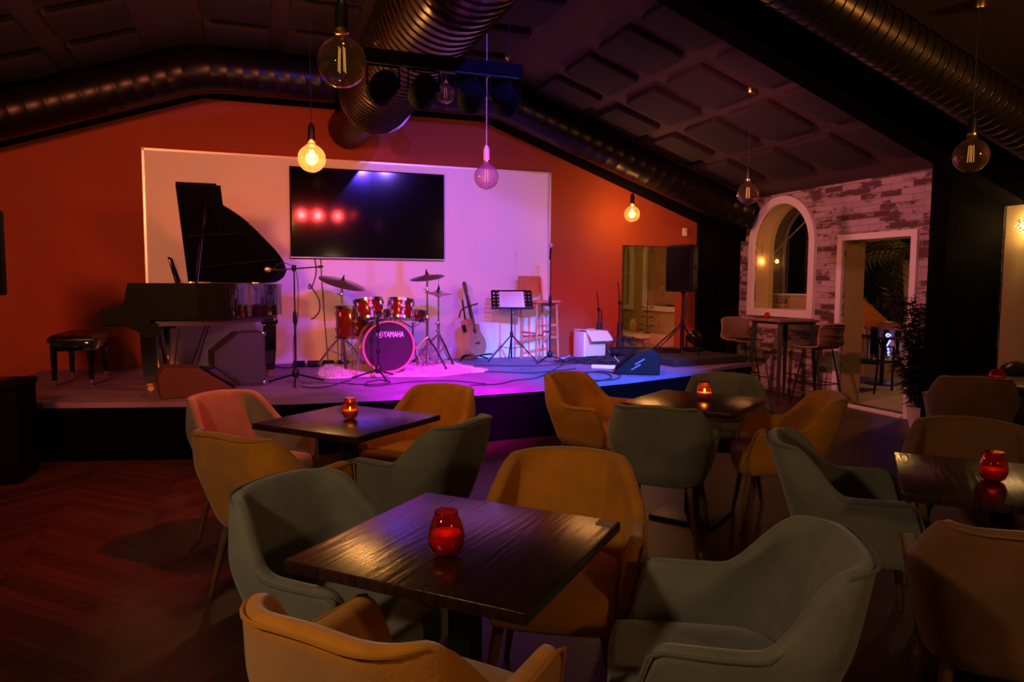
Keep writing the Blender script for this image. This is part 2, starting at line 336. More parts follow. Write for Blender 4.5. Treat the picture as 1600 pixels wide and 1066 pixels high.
# acoustic panels
rowname = ['nearest the stage wall', 'second from the stage wall', 'third from the stage wall', 'fourth from the stage wall']
colname = ['top row', 'second row', 'third row', 'lowest row']
def panel_mb():
    return MB().box((0, 0, -.035), (.65, .67, .07), bev=.02)
pan = None
for sx, side in ((1, 'right'), (-1, 'left')):
    for ci in range(4):
        for ri in range(4):
            dx = .53+.815*ci+.31-.0; X0 = 2.92+dx if sx > 0 else -.54-dx
            if sx > 0 and ci == 3 and ri == 0: pass
            Y0 = 8.55-.9*ri; lab = f"dark square sound absorber, {side} ceiling slope, {colname[ci]}, {rowname[ri]}"
            if sx < 0 and (ci > 2 or ri > 2): continue
            loc = (X0, Y0, ceil(X0)-.001)
            if pan is None: pan = panel_mb().build('sound_absorber', M['foam']); o = pan
            else: o = pan.copy(); col.objects.link(o)
            o.location = loc; o.rotation_euler = (0, math.atan(SL)*sx, 0); tag(o, lab, 'sound absorber', 'acoustic panels on the ceiling')
for k, (X0, nm) in enumerate([(-.13, 'left edge'), (.70, 'middle left'), (2.50, 'right edge')]):
    for ri in range(3):
        o = pan.copy(); col.objects.link(o); o.location = (X0, 8.64-.9*ri, 4.209); o.rotation_euler = (0, 0, 0)
        tag(o, f"dark square sound absorber, flat ceiling strip, {nm}, {rowname[ri]}", 'sound absorber', 'acoustic panels on the ceiling')
# ducts
def duct_ribs(pts, r, pitch=.115, n=36, ridge=.010):
    """spiral duct as a ribbed tube following a polyline"""
    P = [Vector(p) for p in pts]; out = []; rr = []
    for a, b in zip(P[:-1], P[1:]):
        L = (b-a).length; k = max(1, int(L/pitch))
        for i in range(k):
            for t, d in ((0, 0), (.80, 0), (.86, ridge), (.94, ridge)):
                out.append(a.lerp(b, (i+t)/k)); rr.append(r+d)
    out.append(P[-1]); rr.append(r); return MB().tube(out, rr, n)
t = thing('air_duct', 'wide shiny spiral ventilation duct running overhead towards the stage wall', 'duct', (1.27, 4, 3.46))
duct_ribs([(0, -5.5, 0), (0, 4.0, .06)], .375).build('spiral_pipe', M['duct'], t)
MB().tube([(0, 3.95, .05), (-.02, 4.5, .05), (-.14, 5.42, -.03)], .25, 32).build('smooth_pipe', M['ductdark'], t, label='narrower dark smooth end pipe')
MB().lathe([(.26, 0), (.40, .0), (.40, .03), (.26, .03)], 32, Matrix.Translation((0, 4.0, .05)) @ Matrix.Rotation(-pi/2, 4, 'X')).build('end_collar', M['duct'], t)
yd = 8.98
def dz(x): return ceil(x)-.34
dt = thing('air_duct', 'dark spiral duct bending along the top of the orange stage wall', 'duct', (1.2, yd, 0))
duct_ribs([(x-1.2, 0, dz(x)) for x in (-4.9, -2.8)]+[(x-1.2, 0, dz(x)) for x in (-.70, -.40)]+[(x-1.2, 0, dz(x)) for x in (2.75, 3.05)]+[(x-1.2, 0, dz(x)) for x in (5, 6.75)], .235, .16, 28, .003).build('spiral_pipe', M['ductdark'], dt)
d2 = thing('air_duct', 'ribbed spiral duct sloping down the ceiling in the upper right corner', 'duct', (3.0, 4.35, 0))
duct_ribs([(-.1, 0, dz(2.92)+.03), (3.95, 0, dz(6.95)+.02)], .20, .085, 30, .012).build('spiral_pipe', mat('brassy_duct', (.10, .08, .05), .3, .9), d2)
# ------------------------------------------------------------------ stage
front = [(-2.06, 7.04), (-1.7, 6.90), (-1.08, 6.74), (-.4, 6.58), (.3, 6.485), (1.1, 6.45), (1.9, 6.48), (2.9, 6.60), (3.7, 6.82), (4.57, 7.14), (5.3, 7.45), (5.5, 7.6), (6.10, 7.85), (6.10, 9.44), (-2.3, 9.44), (-2.3, 7.2)]
st = thing('stage', 'low black stage platform with a bowed front edge and grey carpet top', 'stage', (1.2, 8, 0))
P0 = [(x-1.2, y-8) for x, y in front]
def inset(p, d): return [(x*(1-d/3.6), y*(1-d/1.4)) for x, y in p]
MB().prism(inset(P0, .02), 0, .455).build('skirt', mat('stage_skirt', (.0012, .0012, .0014), .9, spec=.04), st, smooth=20)
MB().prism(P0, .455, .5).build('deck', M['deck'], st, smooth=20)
riser = MB().box((0, 0, .045), (1.25, 1.25, .09), bev=.008).build('platform', mat('riser_carpet', (.012, .012, .014), .8)); riser.location = (5.35, 8.42, .5); riser.rotation_euler = (0, 0, radians(10))
tag(riser, 'thin black platform at stage right under the loudspeaker stand', 'platform')
# white board behind the drums
board = thing('projection_board', 'large white board fixed to the orange wall behind the stage', 'board', (1.34, 9.445, .5))
MB().box((0, 0, 1.265), (5.06, .02, 2.53)).build('panel', M['white'], board, smooth=0)
fr = MB(); fr.box((0, -.005, 2.535), (5.10, .035, .025)); fr.box((-2.535, -.005, 1.265), (.025, .035, 2.55)); fr.box((2.535, -.005, 1.265), (.025, .035, 2.55))
fr.build('edge_trim', mat('aluminium_edge', (.7, .62, .6), .35, .6), board, smooth=0)
tv = thing('television', 'large black flat screen television mounted on the white board', 'television', (1.385, 9.40, 2.37))
MB().box((0, 0, 0), (1.94, .055, 1.12), bev=.006).build('casing', M['blackplastic'], tv)
MB().box((0, -.030, .005), (1.90, .006, 1.075)).build('screen', M['screen'], tv, smooth=0)
MB().box((0, -.033, -.549), (1.94, .008, .014)).build('lower_bezel', mat('bezel_metal', (.25, .22, .24), .3, .9), tv, smooth=0)
MB().box((0, .033, 0), (.5, .02, .4)).build('wall_bracket', M['blackmetal'], tv, smooth=0)
def cable(name, label, pts, r, mt, group=None, cat='cable', n=10):
    return tag(MB().tube(spline(pts, n), r, 6).build(name, mt), label, cat, group)
cable('cable', 'loose black cable with a looped knot hanging from the left of the television', [at(a, b, Y=9.41) for a, b in [(492, 404), (494, 425), (488, 447), (483, 451), (484, 444), (489, 452), (498, 468), (499, 485), (491, 496), (486, 498)]], .006, M['rubber'])
cable('cable', 'long thin dark cable dropping straight from the television to the stage', [at(a, b, Y=9.41) for a, b in [(501, 404), (503, 440), (507, 500), (512, 560), (513, 570)]], .005, M['rubber'])
s_ = tag(MB().box((0, 0, 0), (.065, .05, .12), bev=.01).build('motion_sensor', M['sensor']), 'small white motion sensor high on the orange wall near its right end', 'sensor'); s_.location = at(1070, 363, Y=9.43)
s_.location.y = 9.432
# ------------------------------------------------------------------ lighting bar
bar = thing('lighting_bar', 'black stage lighting bar with four lamp heads hung under the big duct', 'stage light', (1.24, 4.9, 2.985))
BW = 1.10
barblack = mat('bar_black_paint', (.0015, .0015, .0016), .8, spec=.08)
MB().box((0, 0, 0), (BW, .08, .085), bev=.006).build('beam', barblack, bar)
MB().box((.22, -.005, -.050), (.60, .05, .012)).build('cable_tray', M['blackplastic'], bar)
for sx in (-.46, .45):
    MB().tube([(sx, 0, .04), (sx, 0, .07), (sx+.015, 0, .09), (sx, 0, .105), (sx-.015, 0, .09), (sx, 0, .07)], .005, 6).build('hook', M['brass'], bar)
    wx = sx-.06 if sx < 0 else sx+.02
    MB().tube([(sx, 0, .10), (wx, 0, 1.22)], .003, 5).build('hanging_wire', M['black'], bar)
lens_m = mat('led_lens', (.1, .02, .02), .1, emit=(1, .03, .03), estr=12)
for hx, tx in HEADS:
    x = hx-1.24; T = Matrix.Translation((x, 0, -.19)) @ (Vector((tx, 9.4, 1.0))-Vector((hx, 4.9, 2.79))).to_track_quat('Z', 'Y').to_matrix().to_4x4()
    hh = MB().lathe([(.04, -.10), (.075, -.085), (.09, -.03), (.092, .085), (.085, .095)], 24, T).build('lamp_head', barblack, bar)
    MB().lathe([(.001, .0955), (.080, .0965)], 24, T).build('lens', lens_m, hh)
    MB().tube([(x-.105, 0, -.19), (x-.105, 0, -.055), (x+.105, 0, -.055), (x+.105, 0, -.19)], .009, 6).build('yoke', barblack, bar)
    MB().tube([(x+.04, .03, -.045), (x+.07, .05, -.10), (x+.05, .04, -.14)], .005, 5).build('lamp_lead', M['rubber'], bar)
# ------------------------------------------------------------------ pendant bulbs
def pendant(label, loc, D, lit=0., canopy=True, fil=1.0, cordmat=None, ceilz=None):
    x, y, z = loc; t = thing('pendant_bulb', label, 'pendant lamp', (x, y, z), 0, 'globe bulb pendants'); R = D/2
    pr = [(1e-4, -R)]+[(R*sin(radians(a)), -R*cos(radians(a))) for a in range(10, 160, 10)]
    pr += [(R*.32, R*1.0), (R*.24, R*1.12), (R*.22, R*1.24)]
    MB().lathe(pr, 32).build('glass_globe', M['litamber' if lit else ('violetlit' if cordmat else 'amber')], t)
    f = MB()
    for k in range(4):
        a = k*pi/2+.4; f.tube([(R*.13*cos(a), R*.13*sin(a), R*.62), (R*.17*cos(a), R*.17*sin(a), -R*.38)], R*.022, 5)
    f.build('filament', filament(fil if not lit else 60.), t)
    MB().tube([(0, 0, R*1.1), (0, 0, R*.55)], R*.09, 8).build('glass_stem', M['amber'], t)
    MB().lathe([(R*.25, R*1.16), (R*.30, R*1.2), (R*.30, R*1.32), (R*.22, R*1.36)], 20).build('screw_cap', M['brass'], t)
    MB().lathe([(.022, R*1.3), (.028, R*1.34), (.028, R*1.3+.10), (.018, R*1.3+.125), (.008, R*1.3+.14)], 20).build('lamp_holder', M['blackmetal'] if cordmat is None else cordmat, t)
    cz = (ceilz if ceilz else ceil(x))-z
    MB().tube([(0, 0, R*1.3+.13), (0, 0, cz-.02)], .0035, 6).build('cord', M['rubber'] if cordmat is None else cordmat, t)
    if canopy: MB().lathe([(.045, cz-.05), (.05, cz-.03), (.05, cz)], 20).build('ceiling_rose', M['brass'], t)
    if lit: l = point('bulb_light', loc, (1, .50, .17), lit, R*.5); l.parent = t; l.location = (0, 0, 0)
    return t
pendant('large round clear glass bulb hanging unlit nearest the camera, left of the big duct', (.38, 3.36, 2.475), .216, 0, fil=.5)
pendant('glowing warm globe bulb hanging in front of the left of the television', (.45, 6.18, 2.51), .222, 42)
pendant('globe bulb with violet stage light tinted into its glass, its cord glowing violet', (1.99, 6.36, 2.47), .222, 0, fil=1., cordmat=mat('pale_cord', (.55, .5, .5), .5))
pendant('small glowing globe bulb hanging before the orange wall at right', (4.86, 8.88, 2.47), .215, 30)
pendant('unlit globe bulb hanging before the brick wall, above the arched window', (4.87, 6.42, 2.46), .225, 0, fil=.6)
pendant('unlit globe bulb at far right under the sloping ribbed duct', (4.9, 3.93, 2.45), .238, 0, fil=.5)
pendant('dark globe bulb half hidden behind the lighting bar', tuple(at(696, 147, Y=7.6)), .20, 0, fil=.1)
# ------------------------------------------------------------------ grand piano (keyboard end at local -X, hinge side at local +Y)
pn = thing('grand_piano', 'black lacquered baby grand piano with its lid raised on stage', 'piano', (-.5, 8.02, .5))
def curvecase(inset=0.):
    # plan outline, counter clockwise, keyboard end left, bent side towards the audience
    near = [(-.80, -.76), (-.30, -.765), (.02, -.73), (.25, -.60), (.38, -.40), (.48, -.18), (.60, .02), (.72, .20), (.77, .38), (.76, .55), (.68, .68), (.55, .73)]
    p = [(v.x, v.y) for v in spline([(a, b, 0) for a, b in near[1:]], 5)]
    return p
cs = curvecase()
rim = [(-.40, -.76)]+cs[2:]+[(-.40, .73)]
MB().prism(rim, .66, .995).build('rim', M['blackgloss'], pn, smooth=35)
MB().prism([(x*.93, y*.92) for x, y in rim], .60, .66).build('soundboard_frame', mat('piano_underside', (.05, .035, .03), .5), pn, smooth=35)
# cheeks: side arms that drop in a curve to the keybed
arm = [(-.40, .58), (-.40, .995), (-.575, .995), (-.595, .93), (-.60, .86), (-.63, .80), (-.70, .765), (-.80, .755), (-.81, .66), (-.79, .62), (-.62, .615), (-.52, .56), (-.44, .50), (-.34, .50), (-.30, .60)]
for y in (-.76, .69):
    MB().prism(arm, 0, .07, XZ(y)).build('cheek', M['blackgloss'], pn, smooth=30)
MB().box((-.60, -.0, .64), (.40, 1.44, .07), bev=.006).build('keybed', M['blackgloss'], pn)
kf = MB(); kf.box((-.72, 0, .70), (.16, 1.24, .022)); kf.build('white_keys', mat('ivory', (.75, .72, .66), .3), pn, smooth=0)
bk = MB()
for i in range(36):
    if i % 7 in (2, 6): continue
    bk.box((-.685, -.60+i*1.2/35, .720), (.10, .012, .018))
bk.build('black_keys', M['blackgloss'], pn, smooth=0)
MB().box((-.60, 0, .79), (.03, 1.40, .20), bev=.01).build('fallboard', M['blackgloss'], pn)
MB().box((-.49, 0, .985), (.20, 1.40, .02), bev=.005).build('front_top', M['blackgloss'], pn)
# lid raised about the far edge
lidm = Matrix.Translation((0, .73, 1.0)) @ Matrix.Rotation(radians(-40), 4, 'X')
lid_pl = [(-.20, -.02), (-.20, -1.44), (.20, -1.44), (.21, -1.18), (.30, -1.10), (.43, -.96), (.58, -.74), (.73, -.50), (.82, -.28), (.81, -.13), (.72, -.02), (.60, 0)]
lp = lid_pl[:4]+[(v.x, v.y) for v in spline([(a, b, 0) for a, b in lid_pl[3:]], 5)][1:]
# lid lies in local xy of lidm: +y towards hinge, -y towards the audience when closed
lid = MB().prism(lp, 0, .022, lidm).build('lid', M['blackgloss'], pn, smooth=30)
MB().prism([(-.20, -.02), (-.20, -1.44), (.16, -1.44), (.10, -.9), (.06, -.02)], .024, .045, lidm).build('folded_lid_flap', M['blackgloss'], lid, smooth=30)
rb = MB(); rb.tube([lidm @ Vector((-.15, -.25, -.012)), lidm @ Vector((.74, -.42, -.012))], .012, 6); rb.tube([lidm @ Vector((-.15, -.75, -.012)), lidm @ Vector((.45, -.82, -.012))], .012, 6)
rb.build('lid_rib', M['blackgloss'], lid)
for x in (-.16, .50): MB().box((x, .735, 1.0), (.07, .03, .03), bev=.004).build('hinge', M['brass'], pn)
MB().tube([(-.02, -.66, .99), lidm @ Vector((.05, -1.22, -.01))], .013, 8).build('lid_prop', M['blackgloss'], pn)
md = MB(); md.box((-.25, -.05, 1.12), (.02, .62, .26), rot=Matrix.Rotation(radians(-14), 3, 'Y'), bev=.01); md.build('music_desk', M['blackgloss'], pn)
def pleg(x, y):
    l = MB(); l.box((x, y, .60), (.17, .17, .06), bev=.01); l.box((x, y, .555), (.135, .135, .03), bev=.01)
    prf = [(.066, .54), (.062, .3), (.045, .08)]
    vs = []; 
    for r, z in prf: vs += [(x-r, y-r, z), (x+r, y-r, z), (x+r, y+r, z), (x-r, y+r, z)]
    fs = [(0, 1, 2, 3), (8, 9, 10, 11)]+[(4*k+i, 4*k+(i+1) % 4, 4*k+4+(i+1) % 4, 4*k+4+i) for k in range(2) for i in range(4)]
    l.add(vs, fs); o = l.build('leg', M['blackgloss'], pn, smooth=20)
    c = MB(); c.box((x, y, .065), (.07, .05, .04), bev=.006); c.lathe([(.026, -.012), (.026, .012)], 16, Matrix.Translation((x, y+.01, .027)) @ Matrix.Rotation(pi/2, 4, 'X')); c.build('caster', M['brass'], o)
pleg(-.43, -.66); pleg(-.45, .62); pleg(.63, .13)
ly = MB(); ly.tube([(-.42, -.06, .62), (-.36, -.06, .10)], .014, 8); ly.tube([(-.42, .06, .62), (-.36, .06, .10)], .014, 8); ly.box((-.34, 0, .09), (.12, .26, .05), bev=.006)
lo = ly.build('pedal_lyre', M['blackgloss'], pn)
for k in (-.07, 0, .07): MB().box((-.43, k, .07), (.12, .028, .010), bev=.003).build('pedal', M['brass'], lo)
MB().tube([(-.30, 0, .12), (-.22, 0, .66)], .006, 6).build('lyre_brace', M['brass'], pn)
# bench
bn = thing('piano_bench', 'black piano bench with tufted leather seat at the keyboard', 'bench', (-1.67, 8.28, .5))
c = MB(); n = 18
vs = []; W, Dp = .40, .82
for j in range(n+1):
    for i in range(n+1):
        u, v = i/n, j/n; e = min(u, 1-u, v, 1-v); z = .045*(1-max(0, 1-e*7)**2)+.006*(cos(u*3*2*pi)*cos(v*5*2*pi)); vs.append(((u-.5)*W, (v-.5)*Dp, .455+z))
fs = [(j*(n+1)+i, j*(n+1)+i+1, (j+1)*(n+1)+i+1, (j+1)*(n+1)+i) for j in range(n) for i in range(n)]
c.add(vs, fs); c.box((0, 0, .445), (W, Dp, .04), bev=.012); c.build('cushion', M['leather'], bn, smooth=60)
MB().box((0, 0, .385), (.36, .76, .09), bev=.008).build('apron', M['blackgloss'], bn)
for sx in (-1, 1):
    for sy in (-1, 1):
        x, y = sx*.155, sy*.355
        o = MB().tube([(x, y, .36), (x, y, .05)], [.030, .022], 4).build('leg', M['blackgloss'], bn, smooth=20)
        MB().lathe([(.012, 0), (.02, .01), (.02, .035), (.024, .04), (.024, .06)], 14, c=(x, y, 0)).build('foot', M['chrome'], o)
# ------------------------------------------------------------------ floor monitors, amplifier, loudspeakers
def wedge(name, label, loc, rz, w, prof_pts, body, gr, side_marks=False):
    t = thing(name, label, 'stage monitor', loc, rz)
    b = MB().prism(prof_pts, -w/2, w/2, Matrix(((0, 0, 1, 0), (1, 0, 0, 0), (0, 1, 0, 0), (0, 0, 0, 1)))).build('cabinet', body, t, smooth=25)
    bm = b.modifiers.new('bevel', 'BEVEL'); bm.width = .012; bm.segments = 2
    p, q = prof_pts[2], prof_pts[3]; d = Vector((q[0]-p[0], q[1]-p[1])); L = d.length; d.normalize(); nn = Vector((d.y, -d.x))
    cx, cy = (p[0]+q[0])/2+nn.x*.006, (p[1]+q[1])/2+nn.y*.006
    MB().box((0, cx, cy), (w*.88, L*.86, .012), rot=Matrix.Rotation(atan2(d.y, d.x), 3, 'X'), bev=.004).build('grille', gr, t)
    return t
# profile points: (depth y, height z), sound face between points 2 and 3
mon = [(-.26, 0), (.22, 0), (.24, .08), (-.02, .34), (-.24, .36), (-.28, .28)]
redm = wedge('floor_monitor', 'low rounded floor monitor tinted as if red lit at the stage edge beside the piano leg', (-.56, 7.02, .5), radians(-80), .36, [(-.26, 0), (.33, 0), (.36, .04), (.06, .25), (-.22, .27), (-.28, .2)], mat('red_lit_cover', (.10, .02, .02), .8), M['grille'])  # red stage light is put into the cover colour
blum = wedge('floor_monitor', 'black wedge floor monitor with side slots lit blue at the right stage edge', (4.10, 7.30, .5), radians(62), .40, [(-.24, 0), (.24, 0), (.26, .04), (.02, .25), (-.16, .285), (-.25, .21)], M['blackplastic'], M['grille'])
for k, (yy, zz) in enumerate([(-.02, .15), (.02, .09)]):
    for sx in (-.206, .206): MB().box((sx, yy, zz), (.012, .12, .016), rot=Matrix.Rotation(radians(-32), 3, 'X'), bev=.003).build('handle_slot', mat('slot_plastic', (.20, .20, .24), .35), blum)
amp = thing('guitar_amplifier', 'grey cloth covered combo amplifier tilted back under the piano tail', 'amplifier', (-.03, 7.62, .5), radians(14))
ap = [(-.14, .005), (.07, .005), (.07, .52), (-.17, .52), (-.40, .34), (-.40, .21)]
b = MB().prism(ap, -.15, .15, XZ(0)).build('cabinet', mat('amp_vinyl', (.03, .02, .02), .6, bump=.4, bscale=150), amp, smooth=20)
MB().prism([(-.12, .025), (.05, .025), (.05, .50), (-.16, .50), (-.38, .33), (-.38, .22)], -.157, -.15, XZ(0)).build('side_cloth', M['ampcloth'], amp, smooth=0)
MB().box((-.05, 0, .53), (.10, .03, .02), bev=.006).build('handle', M['rubber'], amp)
for x, z in ((.06, .025), (.06, .505)):
    for y in (-.15, .15): MB().box((x, y, z), (.04, .03, .04), bev=.010).build('corner_cap', M['chrome'], amp)
# PA loudspeaker on pole at stage right, another at the left edge of the room
def pa(label, loc, rz):
    t = thing('loudspeaker', label, 'loudspeaker', loc, rz)
    pl = [(-.19, -.16), (-.15, -.20), (.15, -.20), (.19, -.16), (.13, .18), (-.13, .18)]
    b = MB().prism(pl, 0, .62).build('cabinet', M['blackplastic'], t, smooth=20); mo = b.modifiers.new('bevel', 'BEVEL'); mo.width = .02; mo.segments = 3
    MB().box((0, -.205, .31), (.32, .012, .56), bev=.004).build('grille', M['grille'], t)
    MB().box((.155, .03, .33), (.05, .12, .05), bev=.01).build('handle', M['blackplastic'], t)
    MB().box((-.155, .03, .33), (.05, .12, .05), bev=.01).build('handle', M['blackplastic'], t)
    MB().lathe([(.03, -.03), (.03, 0)], 16).build('pole_socket', M['blackmetal'], t)
    return t
pa('black loudspeaker raised on a pole stand at stage right beside the wall opening', (5.42, 8.45, 1.42), radians(-55))
pa('black loudspeaker cut off by the left edge of the photo', (-1.97, 6.42, 1.40), radians(20))
t = thing('speaker_stand', 'black pole stand carrying the loudspeaker at stage right', 'speaker stand', (5.42, 8.45, .59))
MB().tube([(0, 0, .10), (0, 0, .80)], .018, 12).build('pole', M['blackmetal'], t)
MB().tube([(0, 0, .04), (0, 0, .5)], .026, 12).build('lower_tube', M['blackmetal'], t)
for a in (30, 150, 270):
    MB().tube([(0, 0, .42), (.42*cos(radians(a)), .42*sin(radians(a)), .012)], .011, 8).build('leg', M['blackmetal'], t)
zc = at(20, 600, Y=6.2).z
t = thing('speaker_stand', 'short black speaker stand on the box at the left edge of the photo', 'speaker stand', (-1.94, 6.42, zc))
MB().tube([(0, 0, .01), (0, 0, 1.40-zc)], .018, 12).build('pole', M['blackmetal'], t)
MB().lathe([(.16, 0), (.16, .012), (.03, .025)], 24).build('base', M['blackmetal'], t)
t = thing('flight_case', 'plain black box on the floor at the left end of the stage', 'case', (-2.12, 6.44, 0))
MB().box((0, 0, (zc-.05)/2), (.90, .48, zc-.05), bev=.01).build('body', M['blackpaint'], t)
MB().box((0, 0, zc-.025), (.92, .50, .05), bev=.01).build('lid', M['blackpaint'], t)
# ------------------------------------------------------------------ stands
def tripod(t, r, h, n=3, a0=0, th=.008, mt='blackmetal', hub=.02):
    for k in range(n):
        a = radians(a0+k*360/n); o = MB().tube([(0, 0, h), (r*cos(a), r*sin(a), .012)], th, 8).build('leg', M[mt], t)
        MB().ball((r*cos(a), r*sin(a), .013), .013, 8).build('rubber_foot', M['rubber'], o)
    MB().lathe([(hub, h-.03), (hub*1.2, h-.02), (hub*1.2, h+.03), (hub*.7, h+.05)], 16).build('hub', M[mt], t)
def boomstand(label, loc, rz, h, boom=None, mic=True, a0=0, base=.30):
    t = thing('microphone_stand', label, 'microphone stand', loc, rz)
    tripod(t, base, .10, 3, a0, .009, hub=.028)
    MB().tube([(0, 0, .06), (0, 0, h*.55)], .011, 10).build('lower_tube', M['blackmetal'], t)
    MB().tube([(0, 0, h*.5), (0, 0, h)], .0075, 10).build('pole', M['blackmetal'], t)
    MB().lathe([(.012, h*.52), (.02, h*.54), (.02, h*.60), (.012, h*.63)], 14).build('clutch', M['blackplastic'], t)
    if boom:
        a, b = Vector(boom[0]), Vector(boom[1])
        MB().tube([a, b], .007, 8).build('boom', M['blackmetal'], t)
        MB().lathe([(.016, h-.03), (.022, h-.02), (.022, h+.02), (.016, h+.03)], 14).build('swivel', M['blackplastic'], t)
        MB().tube([a, a.lerp(b, .10)], .013, 10).build('counterweight', M['rubber'], t)
    return t
def micro(label, p, d, headmat):
    t = thing('microphone', label, 'microphone', p); q = Vector(d).normalized().to_track_quat('Z', 'Y').to_matrix().to_4x4()
    MB().lathe([(.009, -.16), (.012, -.15), (.015, -.03), (.017, -.01)], 18, q).build('handle', M['blackmetal'], t)
    MB().lathe([(.018, -.012), (.026, .005), (.028, .022), (.022, .042), (.001, .05)], 18, q).build('head', headmat, t)
# piano mic: boom reaching left over the piano tail
boomstand('black boom microphone stand in front of the piano tail', (.36, 7.49, .5), 0, 1.15, ((.28, .02, 1.17), (-.20, -.01, 1.125)), a0=-95)
micro('silver headed microphone on the boom over the piano tail', (.13, 7.48, 1.632), (-1, -.05, .05), mat('mic_mesh', (.7, .7, .75), .35, .8))
cable('microphone_cable', 'thin cable winding down the stand in front of the piano tail', [(.16, 7.47, 1.64), (.26, 7.46, 1.70), (.38, 7.46, 1.60), (.39, 7.47, 1.2), (.34, 7.46, .9), (.38, 7.46, .55), (.6, 7.45, .507), (.9, 7.3, .507)], .004, M['rubber'])
boomstand('short black microphone stand before the bass drum', (1.20, 7.62, .5), 0, .52, ((0, 0, .52), (.02, .10, .62)), a0=-80, base=.27)
micro('black microphone pointed at the toms of the drum kit', (1.225, 7.75, 1.165), (.1, .3, .5), M['blackmetal'])
boomstand('tall microphone stand with three legs at the centre right of the stage', (3.56, 8.62, .5), 0, 1.38, None, a0=-150, base=.26)
micro('vocal microphone with blue lit mesh head atop the tall stand', (3.56, 8.62, 1.98), (0, -.15, 1), mat('mic_mesh_blue', (.5, .5, .55), .35, .6))
for (x, y, h, lb) in ((4.52, 9.17, .92, 'folded black microphone stand leaning beside the white cabinet'), (4.86, 9.20, 1.05, 'folded black boom stand at the edge of the wall opening')):
    t = thing('microphone_stand', lb, 'microphone stand', (x, y, .5))
    for k in range(3):
        a = radians(90+120*k); MB().tube([(.03*cos(a), .03*sin(a), .48), (.06*cos(a), .06*sin(a), .01)], .010, 8).build('leg', M['blackmetal'], t)
    MB().tube([(0, 0, .03), (0, 0, h*.75)], .011, 8).build('lower_tube', M['blackmetal'], t)
    MB().tube([(0, 0, h*.7), (-.03, 0, h)], .007, 8).build('pole', M['blackmetal'], t)
    MB().tube([(.035, -.02, h*.72), (.05, -.02, h*.15)], .008, 8).build('boom', M['blackmetal'], t)
    MB().ball((0, 0, h*.72), .026, 10).build('swivel', M['blackplastic'], t)
# music stand
ms = thing('music_stand', 'black perforated music stand in front of the white board', 'music stand', (3.17, 9.0, .5), radians(-14))
tripod(ms, .36, .34, 3, -30, .009, hub=.018)
MB().tube([(0, 0, .03), (0, 0, .62)], .012, 10).build('lower_tube', M['blackmetal'], ms)
MB().tube([(0, 0, .55), (0, 0, .80)], .008, 10).build('pole', M['blackmetal'], ms)
for k in range(3):
    a = radians(-30+120*k); MB().tube([(0, 0, .16), (.2*cos(a), .2*sin(a), .195)], .005, 6).build('brace', M['blackmetal'], ms)
MB().tube([(-.02, 0, .69), (.045, -.02, .69)], .006, 6).build('wing_screw', M['blackmetal'], ms)
holes = []
for sx in (-1, 1):
    for i in range(2 if sx < 0 else 2):
        for j in range(5):
            cx, cy = sx*(.232-.052*i), -.115+.055*j
            holes.append([(cx-.013, cy-.013), (cx+.013, cy-.013), (cx+.013, cy+.013), (cx-.013, cy+.013)])
hexp = [(-.27, -.15), (.27, -.15), (.27, .145), (.255, .16), (-.255, .16), (-.27, .145)]
tm = Matrix.Translation((0, 0, .80)) @ Matrix.Rotation(radians(90-38), 4, 'X')
MB().plate(hexp, holes, 0, .003, tm).build('tray', M['blackmetal'], ms, smooth=0)
MB().box(tm @ Vector((0, -.152, .03)), (.56, .055, .004), rot=Matrix.Rotation(radians(-20), 3, 'X')).build('ledge', M['blackmetal'], ms)
pp = thing('sheet_music', 'white sheet music resting on the perforated music stand', 'paper', (3.17, 9.0, .5), radians(-14))
tp = MB()
for k, dx in enumerate((-.145, .012)): tp.box(tm @ Vector((dx+.066, .0, .006+.001*k)), (.17, .265, .0015), rot=tm.to_3x3() @ Matrix.Rotation(radians(2*k-1), 3, 'Z'))
tp.build('sheet', M['paper'], pp, smooth=0)
ln = MB()
for j in range(7): ln.box(tm @ Vector((.0, .10-.032*j, .009)), (.27, .002, .0008), rot=tm.to_3x3())
ln.build('printed_lines', mat('ink', (.25, .25, .3), .8), pp, smooth=0)
# ------------------------------------------------------------------ wooden bar chair
wc = thing('bar_chair', 'tall wooden bar chair standing against the white board', 'chair', (3.60, 9.09, .5), radians(18))
for sx in (-1, 1):
    MB().tube([(sx*.19, .15, 0), (sx*.185, .17, .76), (sx*.18, .21, 1.10)], .016, 8).build('leg', M['stoolwood'], wc)
    MB().tube([(sx*.19, -.17, 0), (sx*.17, -.15, .76)], .016, 8).build('leg', M['stoolwood'], wc)
MB().box((0, 0, .775), (.42, .40, .035), bev=.012).build('seat', M['stoolwood'], wc)
cv = MB(); pts = []
for i in range(13):
    u = i/12*2-1; pts.append((u*.19, .205-.03*(1-u*u)))
vs = []; fs = []
for i, (x, y) in enumerate(pts):
    zb = .90-.045*cos(x/.19*pi/2); 
    for yy, zz in ((y, zb), (y+.014, zb), (y+.024, 1.12), (y+.01, 1.12)): vs.append((x, yy+.005, zz))
for i in range(12):
    for k in range(4): fs.append((i*4+k, i*4+(k+1) % 4, i*4+4+(k+1) % 4, i*4+4+k))
fs += [(0, 1, 2, 3), (48, 49, 50, 51)]
cv.add(vs, fs).build('backrest', M['stoolwood'], wc)
for z, y in ((.30, -.165), (.30, .155), (.46, -.16)): MB().box((0, y, z), (.36, .02, .035), bev=.004).build('stretcher', M['stoolwood'], wc)
for sx in (-1, 1): MB().box((sx*.183, 0, .36), (.018, .31, .03), bev=.004).build('stretcher', M['stoolwood'], wc)
for sx in (-1, 1): MB().box((sx*.178, 0, .735), (.018, .30, .05), bev=.004).build('apron', M['stoolwood'], wc)
